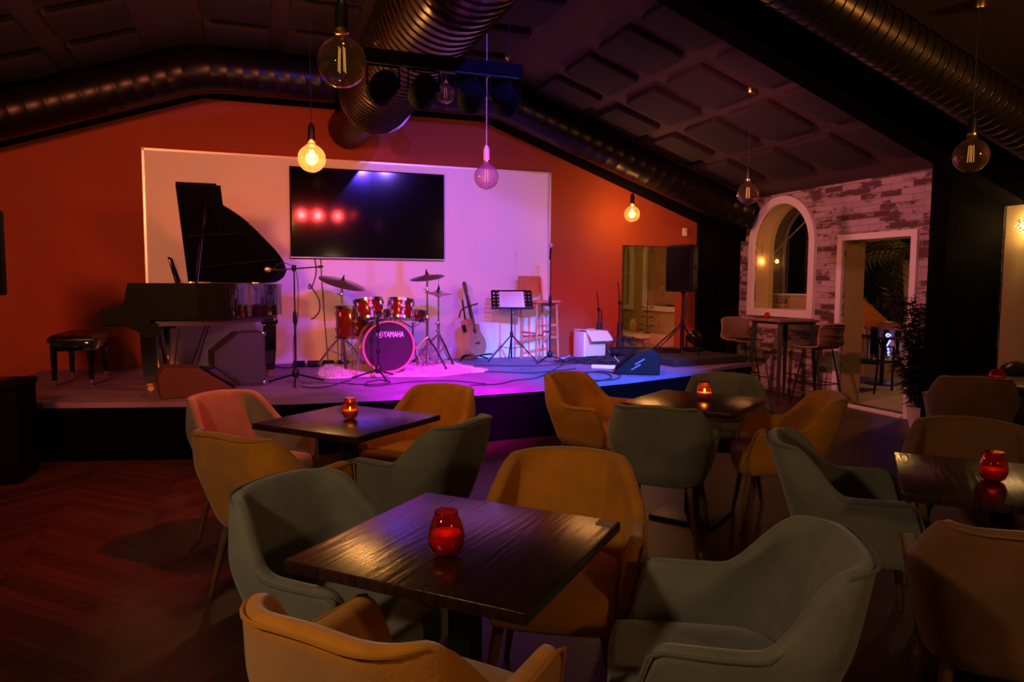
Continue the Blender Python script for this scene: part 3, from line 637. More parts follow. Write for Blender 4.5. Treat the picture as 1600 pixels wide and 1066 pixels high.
# ------------------------------------------------------------------ guitar on its stand
gm = thing('acoustic_guitar', 'pale acoustic cutaway guitar leaning on its stand', 'guitar', (2.72, 9.08, .57), 0)
GM = Matrix.Rotation(radians(-10), 4, 'Y') @ Matrix.Rotation(radians(-9), 4, 'X') @ Matrix.Rotation(radians(40), 4, 'Z') @ Matrix(((1, 0, 0, 0), (0, 0, -1, 0), (0, 1, 0, 0), (0, 0, 0, 1)))
half = [(0, 0), (.09, .005), (.155, .04), (.195, .11), (.19, .19), (.145, .27), (.122, .32), (.135, .38), (.142, .43), (.12, .47), (.07, .492)]
L_ = [(-a, b) for a, b in half[::-1]]
Rr = [(a, b) for a, b in half[1:7]]+[(.128, .37), (.125, .41), (.10, .405), (.06, .41), (.035, .43), (.03, .49)]
go = [(v.x, v.y) for v in spline([(a, b, 0) for a, b in (L_+Rr)], 4)]
MB().prism(go, -.05, .045, GM).build('body', M['guitarside'], gm, smooth=35)
MB().prism([(x*.985, y*.985+.003) for x, y in go], .045, .050, GM).build('soundboard', M['guitar'], gm, smooth=35)
MB().prism([(-.021, .31), (.021, .31), (.022, .49), (.018, .80), (-.018, .80), (-.022, .49)], .048, .062, GM).build('fretboard', M['neck'], gm, smooth=30)
MB().prism([(-.02, .47), (.02, .47), (.018, .81), (-.018, .81)], .028, .048, GM).build('neck', M['neck'], gm, smooth=30)
MB().prism([(-.019, .80), (.019, .80), (.034, .86), (.036, .96), (.012, .985), (-.012, .985), (-.036, .96), (-.034, .86)], .030, .046, GM).build('headstock', M['neck'], gm, smooth=30)
pg = MB()
for sx in (-1, 1):
    for k in range(3): pg.tube([GM @ Vector((sx*.034, .86+.035*k, .038)), GM @ Vector((sx*.06, .86+.035*k, .038))], .007, 6)
pg.build('tuning_pegs', M['chrome'], gm)
MB().lathe([(.001, 0), (.040, 0), (.040, .002)], 24, GM @ Matrix.Translation((0, .325, .0505))).build('sound_hole', M['black'], gm)
MB().prism([(-.045, .145), (.045, .145), (.05, .165), (.02, .175), (-.02, .175), (-.05, .165)], .05, .060, GM).build('bridge', M['neck'], gm)
st_ = MB()
for k in range(6): st_.tube([GM @ Vector((-.017+.0068*k, .16, .063)), GM @ Vector((-.015+.006*k, .80, .065))], .0008, 4)
st_.build('strings', M['chrome'], gm)
MB().box(GM @ Vector((-.150, .375, -.005)), (.004, .055, .095), rot=GM.to_3x3() @ Matrix.Rotation(radians(90), 3, 'X'), bev=.001).build('preamp', M['black'], gm, label='dark preamp panel on the side')
gs = thing('guitar_stand', 'black guitar stand holding the pale acoustic guitar', 'guitar stand', (2.70, 9.14, .5), radians(20))
MB().tube([(0, .12, .06), (-.03, .14, .45), (-.10, .13, .80)], .010, 8).build('post', M['blackmetal'], gs)
for a in (-150, -30, 90): MB().tube([(0, .1, .10), (.26*cos(radians(a)), .1+.20*sin(radians(a)), .012)], .010, 8).build('leg', M['blackmetal'], gs)
MB().tube([(-.17, -.16, .09), (-.14, .06, .06), (.14, .06, .06), (.17, -.16, .09)], .011, 8).build('cradle', M['rubber'], gs)
MB().tube(spline([(-.20, .06, .57), (-.20, .02, .66), (-.14, 0, .70), (-.02, -.01, .735), (.04, -.03, .75)], 6), .009, 8).build('neck_yoke', M['rubber'], gs)
# ------------------------------------------------------------------ drum kit
def shell(parent, c, r, h, M4, nm='shell', lugs=6, head='skin', bottom=True):
    """drum with its axis along local z of M4"""
    s = MB().lathe([(r*.985, -h/2), (r, -h/2+.004), (r, h/2-.004), (r*.985, h/2)], 40, M4).build(nm, M['drum'], parent, smooth=50)
    MB().lathe([(r+.012, h/2-.022), (r+.016, h/2-.022), (r+.016, h/2+.008), (r-.004, h/2+.008), (r-.004, h/2+.002)], 40, M4).build('hoop', M['chrome'], parent)
    MB().lathe([(.001, h/2+.003), (r, h/2+.002)], 40, M4).build('drum_head', M[head], parent)
    if bottom: MB().lathe([(r-.004, -h/2-.006), (r+.016, -h/2-.006), (r+.016, -h/2+.02), (r+.012, -h/2+.02)], 40, M4).build('hoop', M['chrome'], parent)
    l = MB()
    for k in range(lugs):
        a = 2*pi*(k+.5)/lugs; ca, sa = cos(a), sin(a)
        for zz in (h*.26, -h*.26): l.add(*_cube((.022, .022, .045), Matrix(M4) @ Matrix.Translation((ca*(r+.010), sa*(r+.010), zz)) @ Matrix.Rotation(a, 4, 'Z')))
        l.tube([M4 @ Vector((ca*(r+.014), sa*(r+.014), -h/2+.01)), M4 @ Vector((ca*(r+.014), sa*(r+.014), h/2-.01))], .003, 5)
    l.build('lugs', M['chrome'], parent)
def _cube(d, M4):
    vs = [M4 @ Vector((x*d[0]/2, y*d[1]/2, z*d[2]/2)) for x in (-1, 1) for y in (-1, 1) for z in (-1, 1)]
    return vs, [(0, 1, 3, 2), (4, 6, 7, 5), (0, 4, 5, 1), (2, 3, 7, 6), (0, 2, 6, 4), (1, 5, 7, 3)]
KX, KY, KR = 1.352, 8.06, .272
kd = thing('bass_drum', 'red bass drum with dark printed front head and two mounted toms', 'drum', (KX, KY, .525))
kz = KR+.022
KM = Matrix.Translation((0, 0, kz)) @ Matrix.Rotation(pi/2, 4, 'X')   # local z -> -Y
MB().lathe([(KR*.99, -.20), (KR, -.2), (KR, .2), (KR*.99, .2)], 56, KM).build('shell', M['drum'], kd, smooth=50)
MB().lathe([(.001, .206), (KR-.012, .203)], 56, KM).build('front_head', M['drumhead'], kd, label='dark front head with white lettering')
hoopm = mat('pink_lacquer_hoop', (.50, .20, .18), .3, coat=.4)
for s in (.18, -.22): MB().lathe([(KR-.006, s), (KR+.013, s), (KR+.013, s+.04), (KR-.006, s+.04), (KR-.006, s)], 56, KM).build('hoop', hoopm, kd)

lg = MB()
for k in range(8):
    a = 2*pi*(k+.5)/8
    for yy in (-.10, .10): lg.box(((KR+.012)*cos(a), yy, kz+(KR+.012)*sin(a)), (.024, .06, .024), rot=Matrix.Rotation(-a, 3, 'Y'))
    lg.tube([((KR+.016)*cos(a), -.23, kz+(KR+.016)*sin(a)), ((KR+.016)*cos(a), .22, kz+(KR+.016)*sin(a))], .004, 5)
lg.build('lugs', M['chrome'], kd)
for sx in (-1, 1):
    l = MB(); l.tube([(sx*(KR+.01), -.08, kz-.02), (sx*(KR+.035), -.16, kz-.04), (sx*(KR+.10), -.30, -.02)], .008, 8).build('spur', M['chrome'], kd)
    MB().box((sx*(KR+.02), -.09, kz-.02), (.04, .05, .05), bev=.008).build('spur_bracket', M['chrome'], kd)
tmx = Matrix.Translation((-.105, -.2085, kz+.085)) @ Matrix.Rotation(pi/2, 4, 'X')
fh = [c for c in kd.children if c.name.startswith('front_head')][0]
text('lettering', 'YAMAHA', .088, M['emblem'], fh, Matrix.Translation((-.055, -.2085, kz+.105)) @ Matrix.Rotation(pi/2, 4, 'X'), bold=.0012, fit=.222)
em = MB(); em.tube([(-.095+.034*cos(a*pi/12), -.2085, kz+.135+.034*sin(a*pi/12)) for a in range(24)], .0025, 5, closed=True)
for k in range(3):
    a = radians(90+120*k); em.tube([(-.095+.030*cos(a), -.2085, kz+.135+.030*sin(a)), (-.095-.026*cos(a), -.2085, kz+.135-.026*sin(a))], .0022, 5)
em.build('emblem', M['emblem'], fh)
# toms on their holder
def local(v, o): return Vector(v)-Vector(o.location)
T1 = local(at(577, 483, Y=8.02), kd); T2 = local(at(626, 483, Y=8.02), kd)
for T, r, ry in ((T1, .150, -6), (T2, .132, 6)):
    tt = bpy.data.objects.new('tom', None); col.objects.link(tt); tt.parent = kd; tt.location = T; tt.rotation_euler = (radians(-9), radians(ry), 0)
    shell(tt, 0, r, .205, Matrix.Identity(4), lugs=6)
    MB().box((0, -r-.006, .02), (.04, .006, .02), bev=.002).build('badge', M['emblem'], tt)
ho = MB(); ho.tube([(0, 0, kz+KR-.02), (0, 0, T1.z+.0)], .018, 12); ho.box((0, 0, T1.z-.01), (.075, .05, .07), bev=.01)
for T, s in ((T1, 1), (T2, -1)): ho.tube([(-.02*s, 0, T.z+.04), (-.05*s, 0, T.z+.05), (T.x+s*.14, 0, T.z)], .010, 8)
ho.build('tom_holder', M['chrome'], kd)
# the two toms are meshes gathered under tom empties; floor tom and snare are things of their own
ft = thing('floor_tom', 'dark red floor tom on legs at the left of the drum kit', 'drum', tuple(at(551, 503, Y=8.50)))
fz = ft.location.z-.525
shell(ft, 0, .19, .36, Matrix.Identity(4), lugs=6)
MB().box((.0, -.197, .02), (.045, .006, .03), bev=.002).build('badge', M['brass'], ft)
for a in (20, 140, 260):
    ca, sa = cos(radians(a)), sin(radians(a)); MB().tube([(.205*ca, .205*sa, .06), (.205*ca, .205*sa, -fz+.09), (.23*ca, .23*sa, -fz+.012)], .006, 8).build('leg', M['chrome'], ft)
sn = thing('snare_drum', 'small red snare drum on a stand behind the right tom', 'drum', tuple(at(645, 492, Y=8.62)))
shell(sn, 0, .165, .13, Matrix.Rotation(radians(8), 4, 'Y'), lugs=8)
sz = sn.location.z-.525
MB().tube([(0, 0, -.09), (0, 0, -sz+.10)], .012, 10).build('stand_pole', M['chrome'], sn)
for a in (30, 150, 270):
    ca, sa = cos(radians(a)), sin(radians(a)); MB().tube([(0, 0, -sz+.30), (.26*ca, .26*sa, -sz+.012)], .008, 8).build('stand_leg', M['chrome'], sn)
    MB().tube([(0, 0, -.16), (.17*ca, .17*sa, -.07)], .008, 8).build('basket_arm', M['chrome'], sn)
def cymstand(label, base, top, R, tilt, hh=False, a0=0, lean=(0, 0), name='cymbal_stand'):
    t = thing(name, label, 'cymbal', tuple(base)); h = top-base[2]
    MB().tube([(0, 0, .05), (0, 0, h*.55)], .017, 12).build('lower_tube', M['chrome'], t)
    MB().tube([(0, 0, h*.5), (lean[0], lean[1], h+.03)], .012, 12).build('pole', M['chrome'], t)
    for zz in (.55, .86 if not hh else .45):
        MB().lathe([(.018, h*zz-.025), (.020, h*zz), (.014, h*zz+.03)], 14).build('memory_lock', M['chrome'], t)
        MB().tube([(-.05, 0, h*zz), (.02, 0, h*zz)], .006, 6).build('wing_nut', M['chrome'], t)
    for k in range(3):
        a = radians(a0+120*k); ca, sa = cos(a), sin(a)
        o = MB().tube([(0, 0, .36), (.15*ca, .15*sa, .22), (.31*ca, .31*sa, .012)], .012, 8); o.tube([(.0, .0, .12), (.17*ca, .17*sa, .20)], .006, 6)
        o.tube([(.02*-sa, .02*ca, .36), (.30*ca-.02*sa, .30*sa+.02*ca, .012)], .006, 6)
        lo = o.build('leg', M['chrome'], t); MB().ball((.31*ca, .31*sa, .016), .016, 8).build('rubber_foot', M['rubber'], lo)
    Q = Matrix.Translation((lean[0], lean[1], h)) @ Matrix.Rotation(radians(tilt[0]), 4, 'X') @ Matrix.Rotation(radians(tilt[1]), 4, 'Y')
    def cym(Q): return MB().lathe([(.006, .030), (.03, .027), (.045, .014), (.055, .010), (R*.6, .002), (R, -.012), (R, -.0145), (R*.6, -.001), (.05, .007), (.03, .022), (.006, .026)], 48, Q).build('cymbal', M['cymbal'], t)
    cym(Q)
    if hh:
        cym(Q @ Matrix.Translation((0, 0, -.03)) @ Matrix.Rotation(pi, 4, 'X')); MB().tube([(0, 0, h-.02), (0, 0, h+.20)], .004, 8).build('pull_rod', M['chrome'], t)
        MB().box((0, -.14, .02), (.09, .24, .015), rot=Matrix.Rotation(radians(10), 3, 'X'), bev=.004).build('pedal', M['chrome'], t)
    MB().lathe([(.016, .02), (.016, .05), (.008, .07), (.006, .09)], 14, Q).build('felt_nut', M['black'], t)
    return t
cymstand('large ride cymbal on a chrome tripod stand at the left of the drum kit', (.95, 8.72, .525), 1.515, .275, (14, 13), a0=-90, lean=(.01, 0))
cymstand('crash cymbal on the tallest chrome stand at the right of the drum kit', (1.88, 8.30, .525), 1.585, .205, (8, -9), a0=-60)
cymstand('hi-hat cymbals on a pedal stand at the far right of the drum kit', (2.14, 8.82, .525), 1.40, .175, (2, 3), True, a0=-70, name='hi_hat')
MB().tube([(1.385-KX, .0, 0)]*2, .001, 3)
pd = thing('bass_drum_pedal', 'chrome bass drum pedal behind the bass drum', 'pedal', (1.42, 8.62, .525))
MB().box((0, .10, .04), (.09, .26, .012), rot=Matrix.Rotation(radians(-12), 3, 'X'), bev=.003).build('footboard', M['chrome'], pd)
MB().tube([(-.06, 0, 0), (-.06, 0, .2), (.06, 0, .2), (.06, 0, 0)], .008, 8).build('frame', M['chrome'], pd)
th = thing('drum_throne', 'round black drum stool behind the bass drum', 'stool', (1.50, 9.05, .52))
MB().lathe([(.001, .54), (.13, .54), (.15, .52), (.15, .46), (.13, .45)], 24).build('seat', M['leather'], th)
MB().tube([(0, 0, .1), (0, 0, .45)], .014, 10).build('pole', M['chrome'], th)
for a in (90, 210, 330): MB().tube([(0, 0, .28), (.22*cos(radians(a)), .22*sin(radians(a)), .01)], .009, 8).build('leg', M['chrome'], th)
# sheepskin rug: irregular shaggy mat
ro = [(.64, 8.25), (.62, 8.02), (.70, 7.82), (.86, 7.80), (1.0, 7.86), (1.2, 7.83), (1.45, 7.74), (1.62, 7.70), (1.85, 7.66), (2.05, 7.74), (2.25, 7.86), (2.50, 7.92), (2.46, 8.1), (2.36, 8.5), (2.32, 9.0), (2.2, 9.2), (1.5, 9.3), (.9, 9.25), (.74, 8.8)]
ro = [(v.x, v.y) for v in spline([(a, b, 0) for a, b in ro+ro[:1]], 6)][:-1]
def inside(p, poly):
    c = False; x, y = p
    for i in range(len(poly)):
        a, b = poly[i], poly[i-1]
        if (a[1] > y) != (b[1] > y) and x < (b[0]-a[0])*(y-a[1])/(b[1]-a[1])+a[0]: c = not c
    return c
rg = MB(); rg.prism([(x-1.5, y-8.5) for x, y in ro], 0, .016)
fur = 0
while fur < 9000:
    x = random.uniform(.55, 2.6); y = random.uniform(7.6, 9.35)
    if not inside((x, y), ro): continue
    fur += 1
    a = random.uniform(0, 2*pi); h = random.uniform(.022, .045); w = random.uniform(.006, .013); L = random.uniform(.01, .04); x -= 1.5; y -= 8.5
    rg.add([(x-w*sin(a), y+w*cos(a), .012), (x+w*sin(a), y-w*cos(a), .012), (x+w*cos(a), y+w*sin(a), .012), (x+(L+w)*cos(a+.3), y+(L+w)*sin(a+.3), h)], [(0, 1, 3), (1, 2, 3), (2, 0, 3)])
r_ = rg.build('sheepskin_rug', M['rug'], None, smooth=60); r_.location = (1.5, 8.5, .5)
tag(r_, 'shaggy pale sheepskin rug under the drum kit', 'rug')
# ------------------------------------------------------------------ clutter at stage right
wb = thing('speaker_cabinet', 'small white cabinet against the orange wall with a cloth thrown over it', 'speaker cabinet', (4.36, 9.12, .5), radians(4))
MB().box((0, 0, .18), (.34, .30, .36), bev=.008).build('body', M['whiteplastic'], wb)
MB().box((0, -.154, .18), (.29, .008, .30), bev=.004).build('front_grille', mat('pale_grille', (.66, .62, .66), .7, bump=.5, bscale=300), wb)
cl = MB(); n = 16; vs = []
for j in range(n+1):
    for i in range(n+1):
        u, v = (i/n-.5)*.34+.02, (j/n-.5)*.56-.05
        z = .010+.014*noise.noise(Vector((u*9, v*7, 1)))+.008; yy = v
        if v < -.155: dd = -.155-v; z -= dd*.80; yy = -.168-dd*.55
        vs.append((u+.03*noise.noise(Vector((v*6, 2, 0)))+.20*max(0, -.155-v), yy, .362+z))
fs = [(j*(n+1)+i, j*(n+1)+i+1, (j+1)*(n+1)+i+1, (j+1)*(n+1)+i) for j in range(n) for i in range(n)]
c = cl.add(vs, fs).build('cloth', M['cloth'], None, smooth=80); sm = c.modifiers.new('thick', 'SOLIDIFY'); sm.thickness = .004
c.location = wb.location; c.rotation_euler = wb.rotation_euler; tag(c, 'crumpled pale cloth draped over the small white cabinet', 'cloth')
ps = thing('power_strip', 'white power strip lying on the stage beside the blue lit monitor', 'power strip', (3.93, 7.76, .5), radians(-38))
MB().box((0, 0, .025), (.34, .065, .045), bev=.008).build('body', M['whiteplastic'], ps)
for k in range(5): MB().lathe([(.001, .048), (.019, .048), (.021, .050)], 14, c=(-.13+.065*k, 0, 0)).build('socket', mat('socket_grey', (.45, .45, .48), .6), ps)
bb = tag(MB().box((0, 0, .06), (.13, .16, .05), bev=.01).build('cable_box', M['bluebox']), 'small blue box sitting in the cable tangle', 'box'); bb.location = (4.62, 8.85, .53)
kb = thing('instrument_case', 'flat black instrument case lying beside the wall opening', 'case', (5.02, 8.75, .5), radians(-20))
MB().box((0, 0, .10), (.95, .28, .09), bev=.03).build('shell', M['black'], kb); MB().box((.0, -.145, .11), (.14, .02, .02), bev=.006).build('handle', M['rubber'], kb)
for sx in (-.35, .35): MB().box((sx, 0, .03), (.05, .2, .06), bev=.01).build('foot', M['rubber'], kb)
def floorcable(label, pix, r=.006, mt='rubber', z=.507, grp='cables lying on the stage'):
    return cable('cable', label, [at(a, b, Z=z) for a, b in pix], r, M[mt], None)
floorcable('black cable curving along the stage front from the drum kit to the vocal stand', [(735, 602), (780, 600), (806, 594), (840, 590), (870, 575), (880, 571)])
floorcable('thin black cable running across the stage from the rug to the vocal stand', [(750, 580), (775, 581), (800, 582), (830, 583), (862, 580), (900, 576)])
floorcable('thin black cable stretched behind the music stand towards the cable tangle', [(720, 572), (760, 571), (800, 572), (850, 571), (900, 568), (930, 566)], .005)
floorcable('looped black cable under the drum microphone stand', [(545, 600), (580, 601), (610, 598), (596, 594), (576, 597), (570, 602), (590, 603), (640, 597), (700, 595), (760, 600)], .005)
floorcable('black cable from the piano microphone stand to the rug', [(470, 604), (490, 606), (512, 604), (530, 599), (548, 594)], .005)
floorcable('coiled blue lit cable looping before the power strip', [(868, 588), (890, 594), (930, 596), (955, 590), (945, 583), (915, 582), (900, 588), (925, 594), (960, 593), (968, 586), (940, 580), (915, 583)], .007)
floorcable('white cable coiled left of the small white cabinet', [(864, 553), (872, 560), (886, 558), (893, 551), (886, 545), (876, 545)], .006, 'whiteplastic')
floorcable('white cable dropping over the cable tangle to the power strip', [(945, 548), (952, 549), (958, 552), (962, 560), (968, 567)], .006, 'whiteplastic', .54)
floorcable('black cable lying under the piano between its legs', [(285, 575), (320, 578), (360, 566), (385, 560)], .005)
floorcable('black cable trailing behind the amplifier towards the drum rug', [(430, 573), (450, 575), (470, 572), (490, 574)], .007)
cable('cable', 'black cable hanging from the loudspeaker down beside its stand', [(5.36, 8.38, 1.44), (5.40, 8.33, 1.28), (5.36, 8.36, 1.0), (5.2, 8.5, .75), (5.08, 8.7, .56)], .008, M['rubber'])
cable('cable', 'second cable looping from the loudspeaker stand to the instrument case', [(5.42, 8.40, 1.1), (5.30, 8.44, .9), (5.15, 8.6, .66), (5.0, 8.7, .62)], .006, M['rubber'])
for k, (x, y) in enumerate([(-.62, 8.55), (-.58, 8.45)]):
    cable('cable', ['black cable hanging down from the piano keybed', 'second black cable hanging beside the piano pedals'][k], [(x-.02+.16, y, 1.16), (x+.05, y, .9), (x-.05+.02*k, y-.02, .62), (x-.08, y, .51)], .006, M['rubber'])
# tangle: one uncountable heap
tg = MB()
for k in range(26):
    cx, cy = random.gauss(4.36, .22), random.gauss(8.60, .17); pts = []
    for i in range(9): pts.append((min(4.95, cx+random.gauss(0, .17)), min(8.95, cy+random.gauss(0, .12)), .508+abs(random.gauss(0, .018 if i % 8 else 0))))
    tg.tube(spline(pts, 6), random.choice((.004, .006, .007)), 5)
for k in range(10):
    cx, cy = random.gauss(4.75, .08), random.gauss(8.85, .05)
    tg.tube([(cx+.10*cos(a*pi/8)+random.gauss(0, .01), cy+.05*sin(a*pi/8), .62+.012*k+.10*sin(a*pi/8)*random.choice((.6, 1))) for a in range(17)], .006, 5)
tag(tg.build('cable_tangle', M['rubber']), 'heap of tangled black cables on the stage before the wall opening', 'cables', None, 'stuff')
fx = thing('multicore_box', 'black cable junction blocks by the wall behind the piano microphone stand', 'junction box', (.72, 9.0, .5), radians(-5))
for k in range(4): MB().box((-.25+.17*k, 0, .035), (.14, .10, .07), bev=.01).build('block', M['blackplastic'], fx)
sb = thing('moving_head_light', 'dark round effect light standing on the riser beside the loudspeaker', 'stage light', (5.72, 8.62, .59))
MB().box((0, 0, .03), (.20, .20, .06), bev=.01).build('base', M['blackplastic'], sb)
MB().ball((0, 0, .20), .10, 16).build('head', M['blackgloss'], sb); MB().tube([(-.12, 0, .05), (-.12, 0, .22), (-.10, 0, .22)], .012, 8).tube([(.12, 0, .05), (.12, 0, .22), (.10, 0, .22)], .012, 8).build('yoke', M['blackplastic'], sb)
# ------------------------------------------------------------------ side room seen through the opening: olive wall with two arched windows
sy0, sy1 = BACK+.2, 14.2
struct(MB().box((6.2, 11.9, .25), (5.0, 4.6, .5)).build('floor_side', M['stone'], smooth=0))
struct(MB().box((4.95, 11.9, 3.0), (7.5, 4.6, .1)).build('ceiling_side', M['olive'], smooth=0))
struct(MB().box((4.95, 14.25, 1.5), (7.5, .1, 3.0)).build('wall_side_end', M['olive'], smooth=0))
struct(MB().box((4.4, 11.9, 1.5), (.1, 4.6, 3.0)).build('wall_side_left', M['olive'], smooth=0))
def archloop(y0, y1, z0, zs, d=0.):
    cy, r = (y0+y1)/2, (y1-y0)/2
    return [(y0+d, z0+d), (y1-d, z0+d)]+arc((cy, zs), r-d, 0, 180, 20)
w2, w3 = archloop(10.95, 12.15, 1.12, 2.0), archloop(12.75, 13.85, 1.12, 2.0)
struct(MB().plate([(sy0, 0), (14.2, 0), (14.2, 3.0), (sy0, 3.0)], [w2, w3], 0, .3, YZ(RIGHT)).build('wall_side_right', M['olive'], smooth=0))
for k, wl in enumerate((archloop(10.86, 12.24, 1.03, 2.0), archloop(12.66, 13.94, 1.03, 2.0))):
    wf = struct(MB().plate(wl, [(w2, w3)[k]], -.05, 0, YZ(RIGHT)).build('window_%d' % (k+2), M['frame'], smooth=30))
    if k:
        b = MB()
        for y in (12.95, 13.2, 13.45, 13.7): b.tube([(RIGHT+.1, y, 1.12), (RIGHT+.1, y, 2.4)], .012, 6)
        b.tube([(RIGHT+.1, 12.75, 1.75), (RIGHT+.1, 13.85, 1.75)], .012, 6); b.build('window_bars', M['frame'], wf)
    else: MB().box((RIGHT+.15, 11.75, 1.8), (.02, .75, 1.3)).build('curtain', mat('curtain_cloth', (.35, .20, .12), .9, var=.2, vscale=9), wf)
point('side_room_fill', (5.0, 11.0, 2.6), (1, .50, .16), 30, .1)  # added point light with no fixture, brightens the side room
def shelfthing():
    t = thing('low_shelf', 'low pale shelf under the arched windows of the side room', 'shelf', (6.60, 11.9, .5))
    MB().box((0, .2, .10), (.7, 2.2, .04), bev=.008).build('top', M['frame'], t)
    MB().box((.05, .2, .04), (.6, 2.1, .08), bev=.005).build('body', M['cream'], t); return t
shelfthing()
v_ = tag(MB().lathe([(.001, 0), (.06, 0), (.10, .06), (.125, .17), (.115, .28), (.075, .36), (.05, .38)], 28).build('vase', M['tom']), 'egg shaped mosaic vase on the low shelf of the side room', 'vase'); v_.location = (6.75, 12.2, .62); v_.scale = (.68, .68, .68)
ch = thing('candle_stand', 'branching metal candle stand on the low shelf of the side room', 'candle holder', (6.80, 11.78, .62))
ch.scale = (.8, .8, .78)
MB().tube([(0, 0, 0), (0, 0, .75)], .008, 8).build('stem', M['blackmetal'], ch)
for z, L in ((.18, .20), (.38, .17), (.60, .14)):
    MB().tube([(.03, -L, z), (0, 0, z-.02), (-.03, L, z+.02)], .006, 6).build('branch', M['blackmetal'], ch)
    for s in (-1, 1): MB().lathe([(.01, z), (.045, z+.012), (.05, z+.02)], 14, c=(-s*.03, s*L, .0)).build('drip_pan', M['blackmetal'], ch)
MB().lathe([(.08, 0), (.08, .012), (.01, .02)], 20).build('foot', M['blackmetal'], ch)
bk_ = tag(MB().box((0, 0, .09), (.26, .5, .18), bev=.006).build('storage_box', mat('pink_box', (.55, .38, .32), .8)), 'plain pinkish box in front of the low shelf inside the opening', 'box'); bk_.location = (6.45, 10.6, .5)
# ------------------------------------------------------------------ armchairs
def U(s, hw, front, back, rr):
    """point on a rounded U at s in 0..1, from left front round the back to right front (forward = +y)"""
    st = front-(back+rr); ar = pi/2*rr; bw = 2*(hw-rr); Lt = 2*st+2*ar+bw; d = s*Lt
    if d < st: return (-hw, front-d)
    d -= st
    if d < ar: a = d/rr; return (-hw+rr-rr*cos(a), back+rr-rr*sin(a))
    d -= ar
    if d < bw: return (-hw+rr+d, back)
    d -= bw
    if d < ar: a = d/rr; return (hw-rr+rr*sin(a), back+rr-rr*cos(a))
    d -= ar; return (hw, back+rr+d)
def sm(a, b, x): x = min(1, max(0, (x-a)/(b-a))); return x*x*(3-2*x)
def armchair(label, loc, deg, fab, pipe, group='upholstered armchairs round the tables'):
    t = thing('armchair', label, 'armchair', loc, radians(deg-90), group)
    NS, NV = 48, 10; vs = []; top = []
    for i in range(NS+1):
        s = i/NS; e = min(s, 1-s)
        h = .655-.008*sm(0, .16, e)+.187*sm(.195, .345, e)+.012*sm(.35, .5, e)
        h -= .20*(1-sm(0, .06, e))**2
        for j in range(NV+1):
            v = j/NV; z = .355+(h-.355)*v; k = (z-.355)/.47
            hw = .222+.062*min(k, .62)/.62-.062*max(0, k-.62)/.38; bk = -.205-.125*k-.02*k*k; fr = .21+.045*k; rr = .125
            x, y = U(s, hw, fr, bk, rr)
            if z < .40: f = 1-.10*((.40-z)/.045)**2; x *= f; y *= f
            vs.append((x, y, z))
        top.append(Vector(vs[-1]))
    fs = [(i*(NV+1)+j, (i+1)*(NV+1)+j, (i+1)*(NV+1)+j+1, i*(NV+1)+j+1) for i in range(NS) for j in range(NV)]
    sh = MB().add(vs, fs).build('shell', M[fab], t, smooth=180)
    so = sh.modifiers.new('thickness', 'SOLIDIFY'); so.thickness = .052; so.offset = 0; ss = sh.modifiers.new('round', 'SUBSURF'); ss.levels = ss.render_levels = 1
    c = Vector((0, .02, 0)); pl = []
    for p in top: o = (p-c); o.z = 0; o.normalize(); pl.append(p+o*.024+Vector((0, 0, -.012)))
    lo = lambda i: [Vector(vs[i*(NV+1)+j])+((Vector(vs[i*(NV+1)+j])-c)*Vector((1, 1, 0))).normalized()*.026 if False else None for j in range(0)]
    MB().tube(pl, .0055, 6).build('piping', M[pipe], t)
    cu = MB(); prof_ = [(.0, .352), (.93, .352), (.98, .37), (1.0, .40), (1.0, .455), (.97, .478), (.90, .487), (.5, .497), (.0, .500)]
    ring = [(v.x, v.y) for v in spline([(a, b, 0) for a, b in [(-.21, .24), (-.215, 0), (-.205, -.13), (-.12, -.205), (0, -.215), (.12, -.205), (.205, -.13), (.215, 0), (.21, .24), (.17, .275), (0, .285), (-.17, .275), (-.21, .24)]], 4)][:-1]
    n = len(ring); vv = [(x*max(r, .001), y*max(r, .001), z) for r, z in prof_ for x, y in ring]
    ff = [(k*n+i, k*n+(i+1) % n, (k+1)*n+(i+1) % n, (k+1)*n+i) for k in range(len(prof_)-1) for i in range(n)]
    cu.add(vv, ff).build('seat_cushion', M[fab], t, smooth=60)
    for sx in (-1, 1):
        for yy, dy in ((.19, .05), (-.15, -.075)): MB().tube([(sx*.175, yy, .385), (sx*.235, yy+dy, 0)], [.022, .011], 10).build('leg', M['leg'], t)
    return t
proto = {}
def chair(kind, label, x, y, deg):
    fab, pipe = {'must': ('must', 'mustpipe'), 'green': ('green', 'greenpipe'), 'brown': ('brown', 'brownpipe')}[kind]
    if kind not in proto: proto[kind] = armchair(label, (x, y, 0), deg, fab, pipe); return proto[kind]
    return dup(proto[kind], (x, y, 0), radians(deg-90), label)
chair('green', 'sage green armchair left of the nearest table, seat towards the candle', .28, 2.31, 313)
chair('must', 'mustard armchair behind the nearest table, facing the camera', 1.02, 2.36, 240)
chair('must', 'bright mustard armchair seen from behind at the bottom edge of the photo', .34, 1.64, 42)
chair('green', 'sage green armchair at the right front of the nearest table, seen from the side', 1.16, 1.62, 152)
chair('green', 'grey green armchair tinted red, left behind the table below the piano', -.02, 4.48, 312)
chair('must', 'mustard armchair at the left of the second table, standing on wooden legs', .09, 3.62, 42)
chair('must', 'orange lit mustard armchair behind the second table, in front of the drum kit', .93, 4.42, 218)
chair('green', 'sage green armchair at the right of the second table, its side to the camera', .76, 3.64, 132)
chair('must', 'orange lit mustard armchair at the left of the third table, nearest the stage right corner', 2.34, 4.76, 302)
chair('green', 'violet tinted green armchair behind the third table, before the bar stools', 3.18, 4.36, 238)
chair('green', 'dark green armchair in front of the third table, its back to the camera', 2.28, 3.72, 48)
chair('must', 'mustard armchair at the right of the third table, nearest the doorway', 3.10, 3.70, 150)
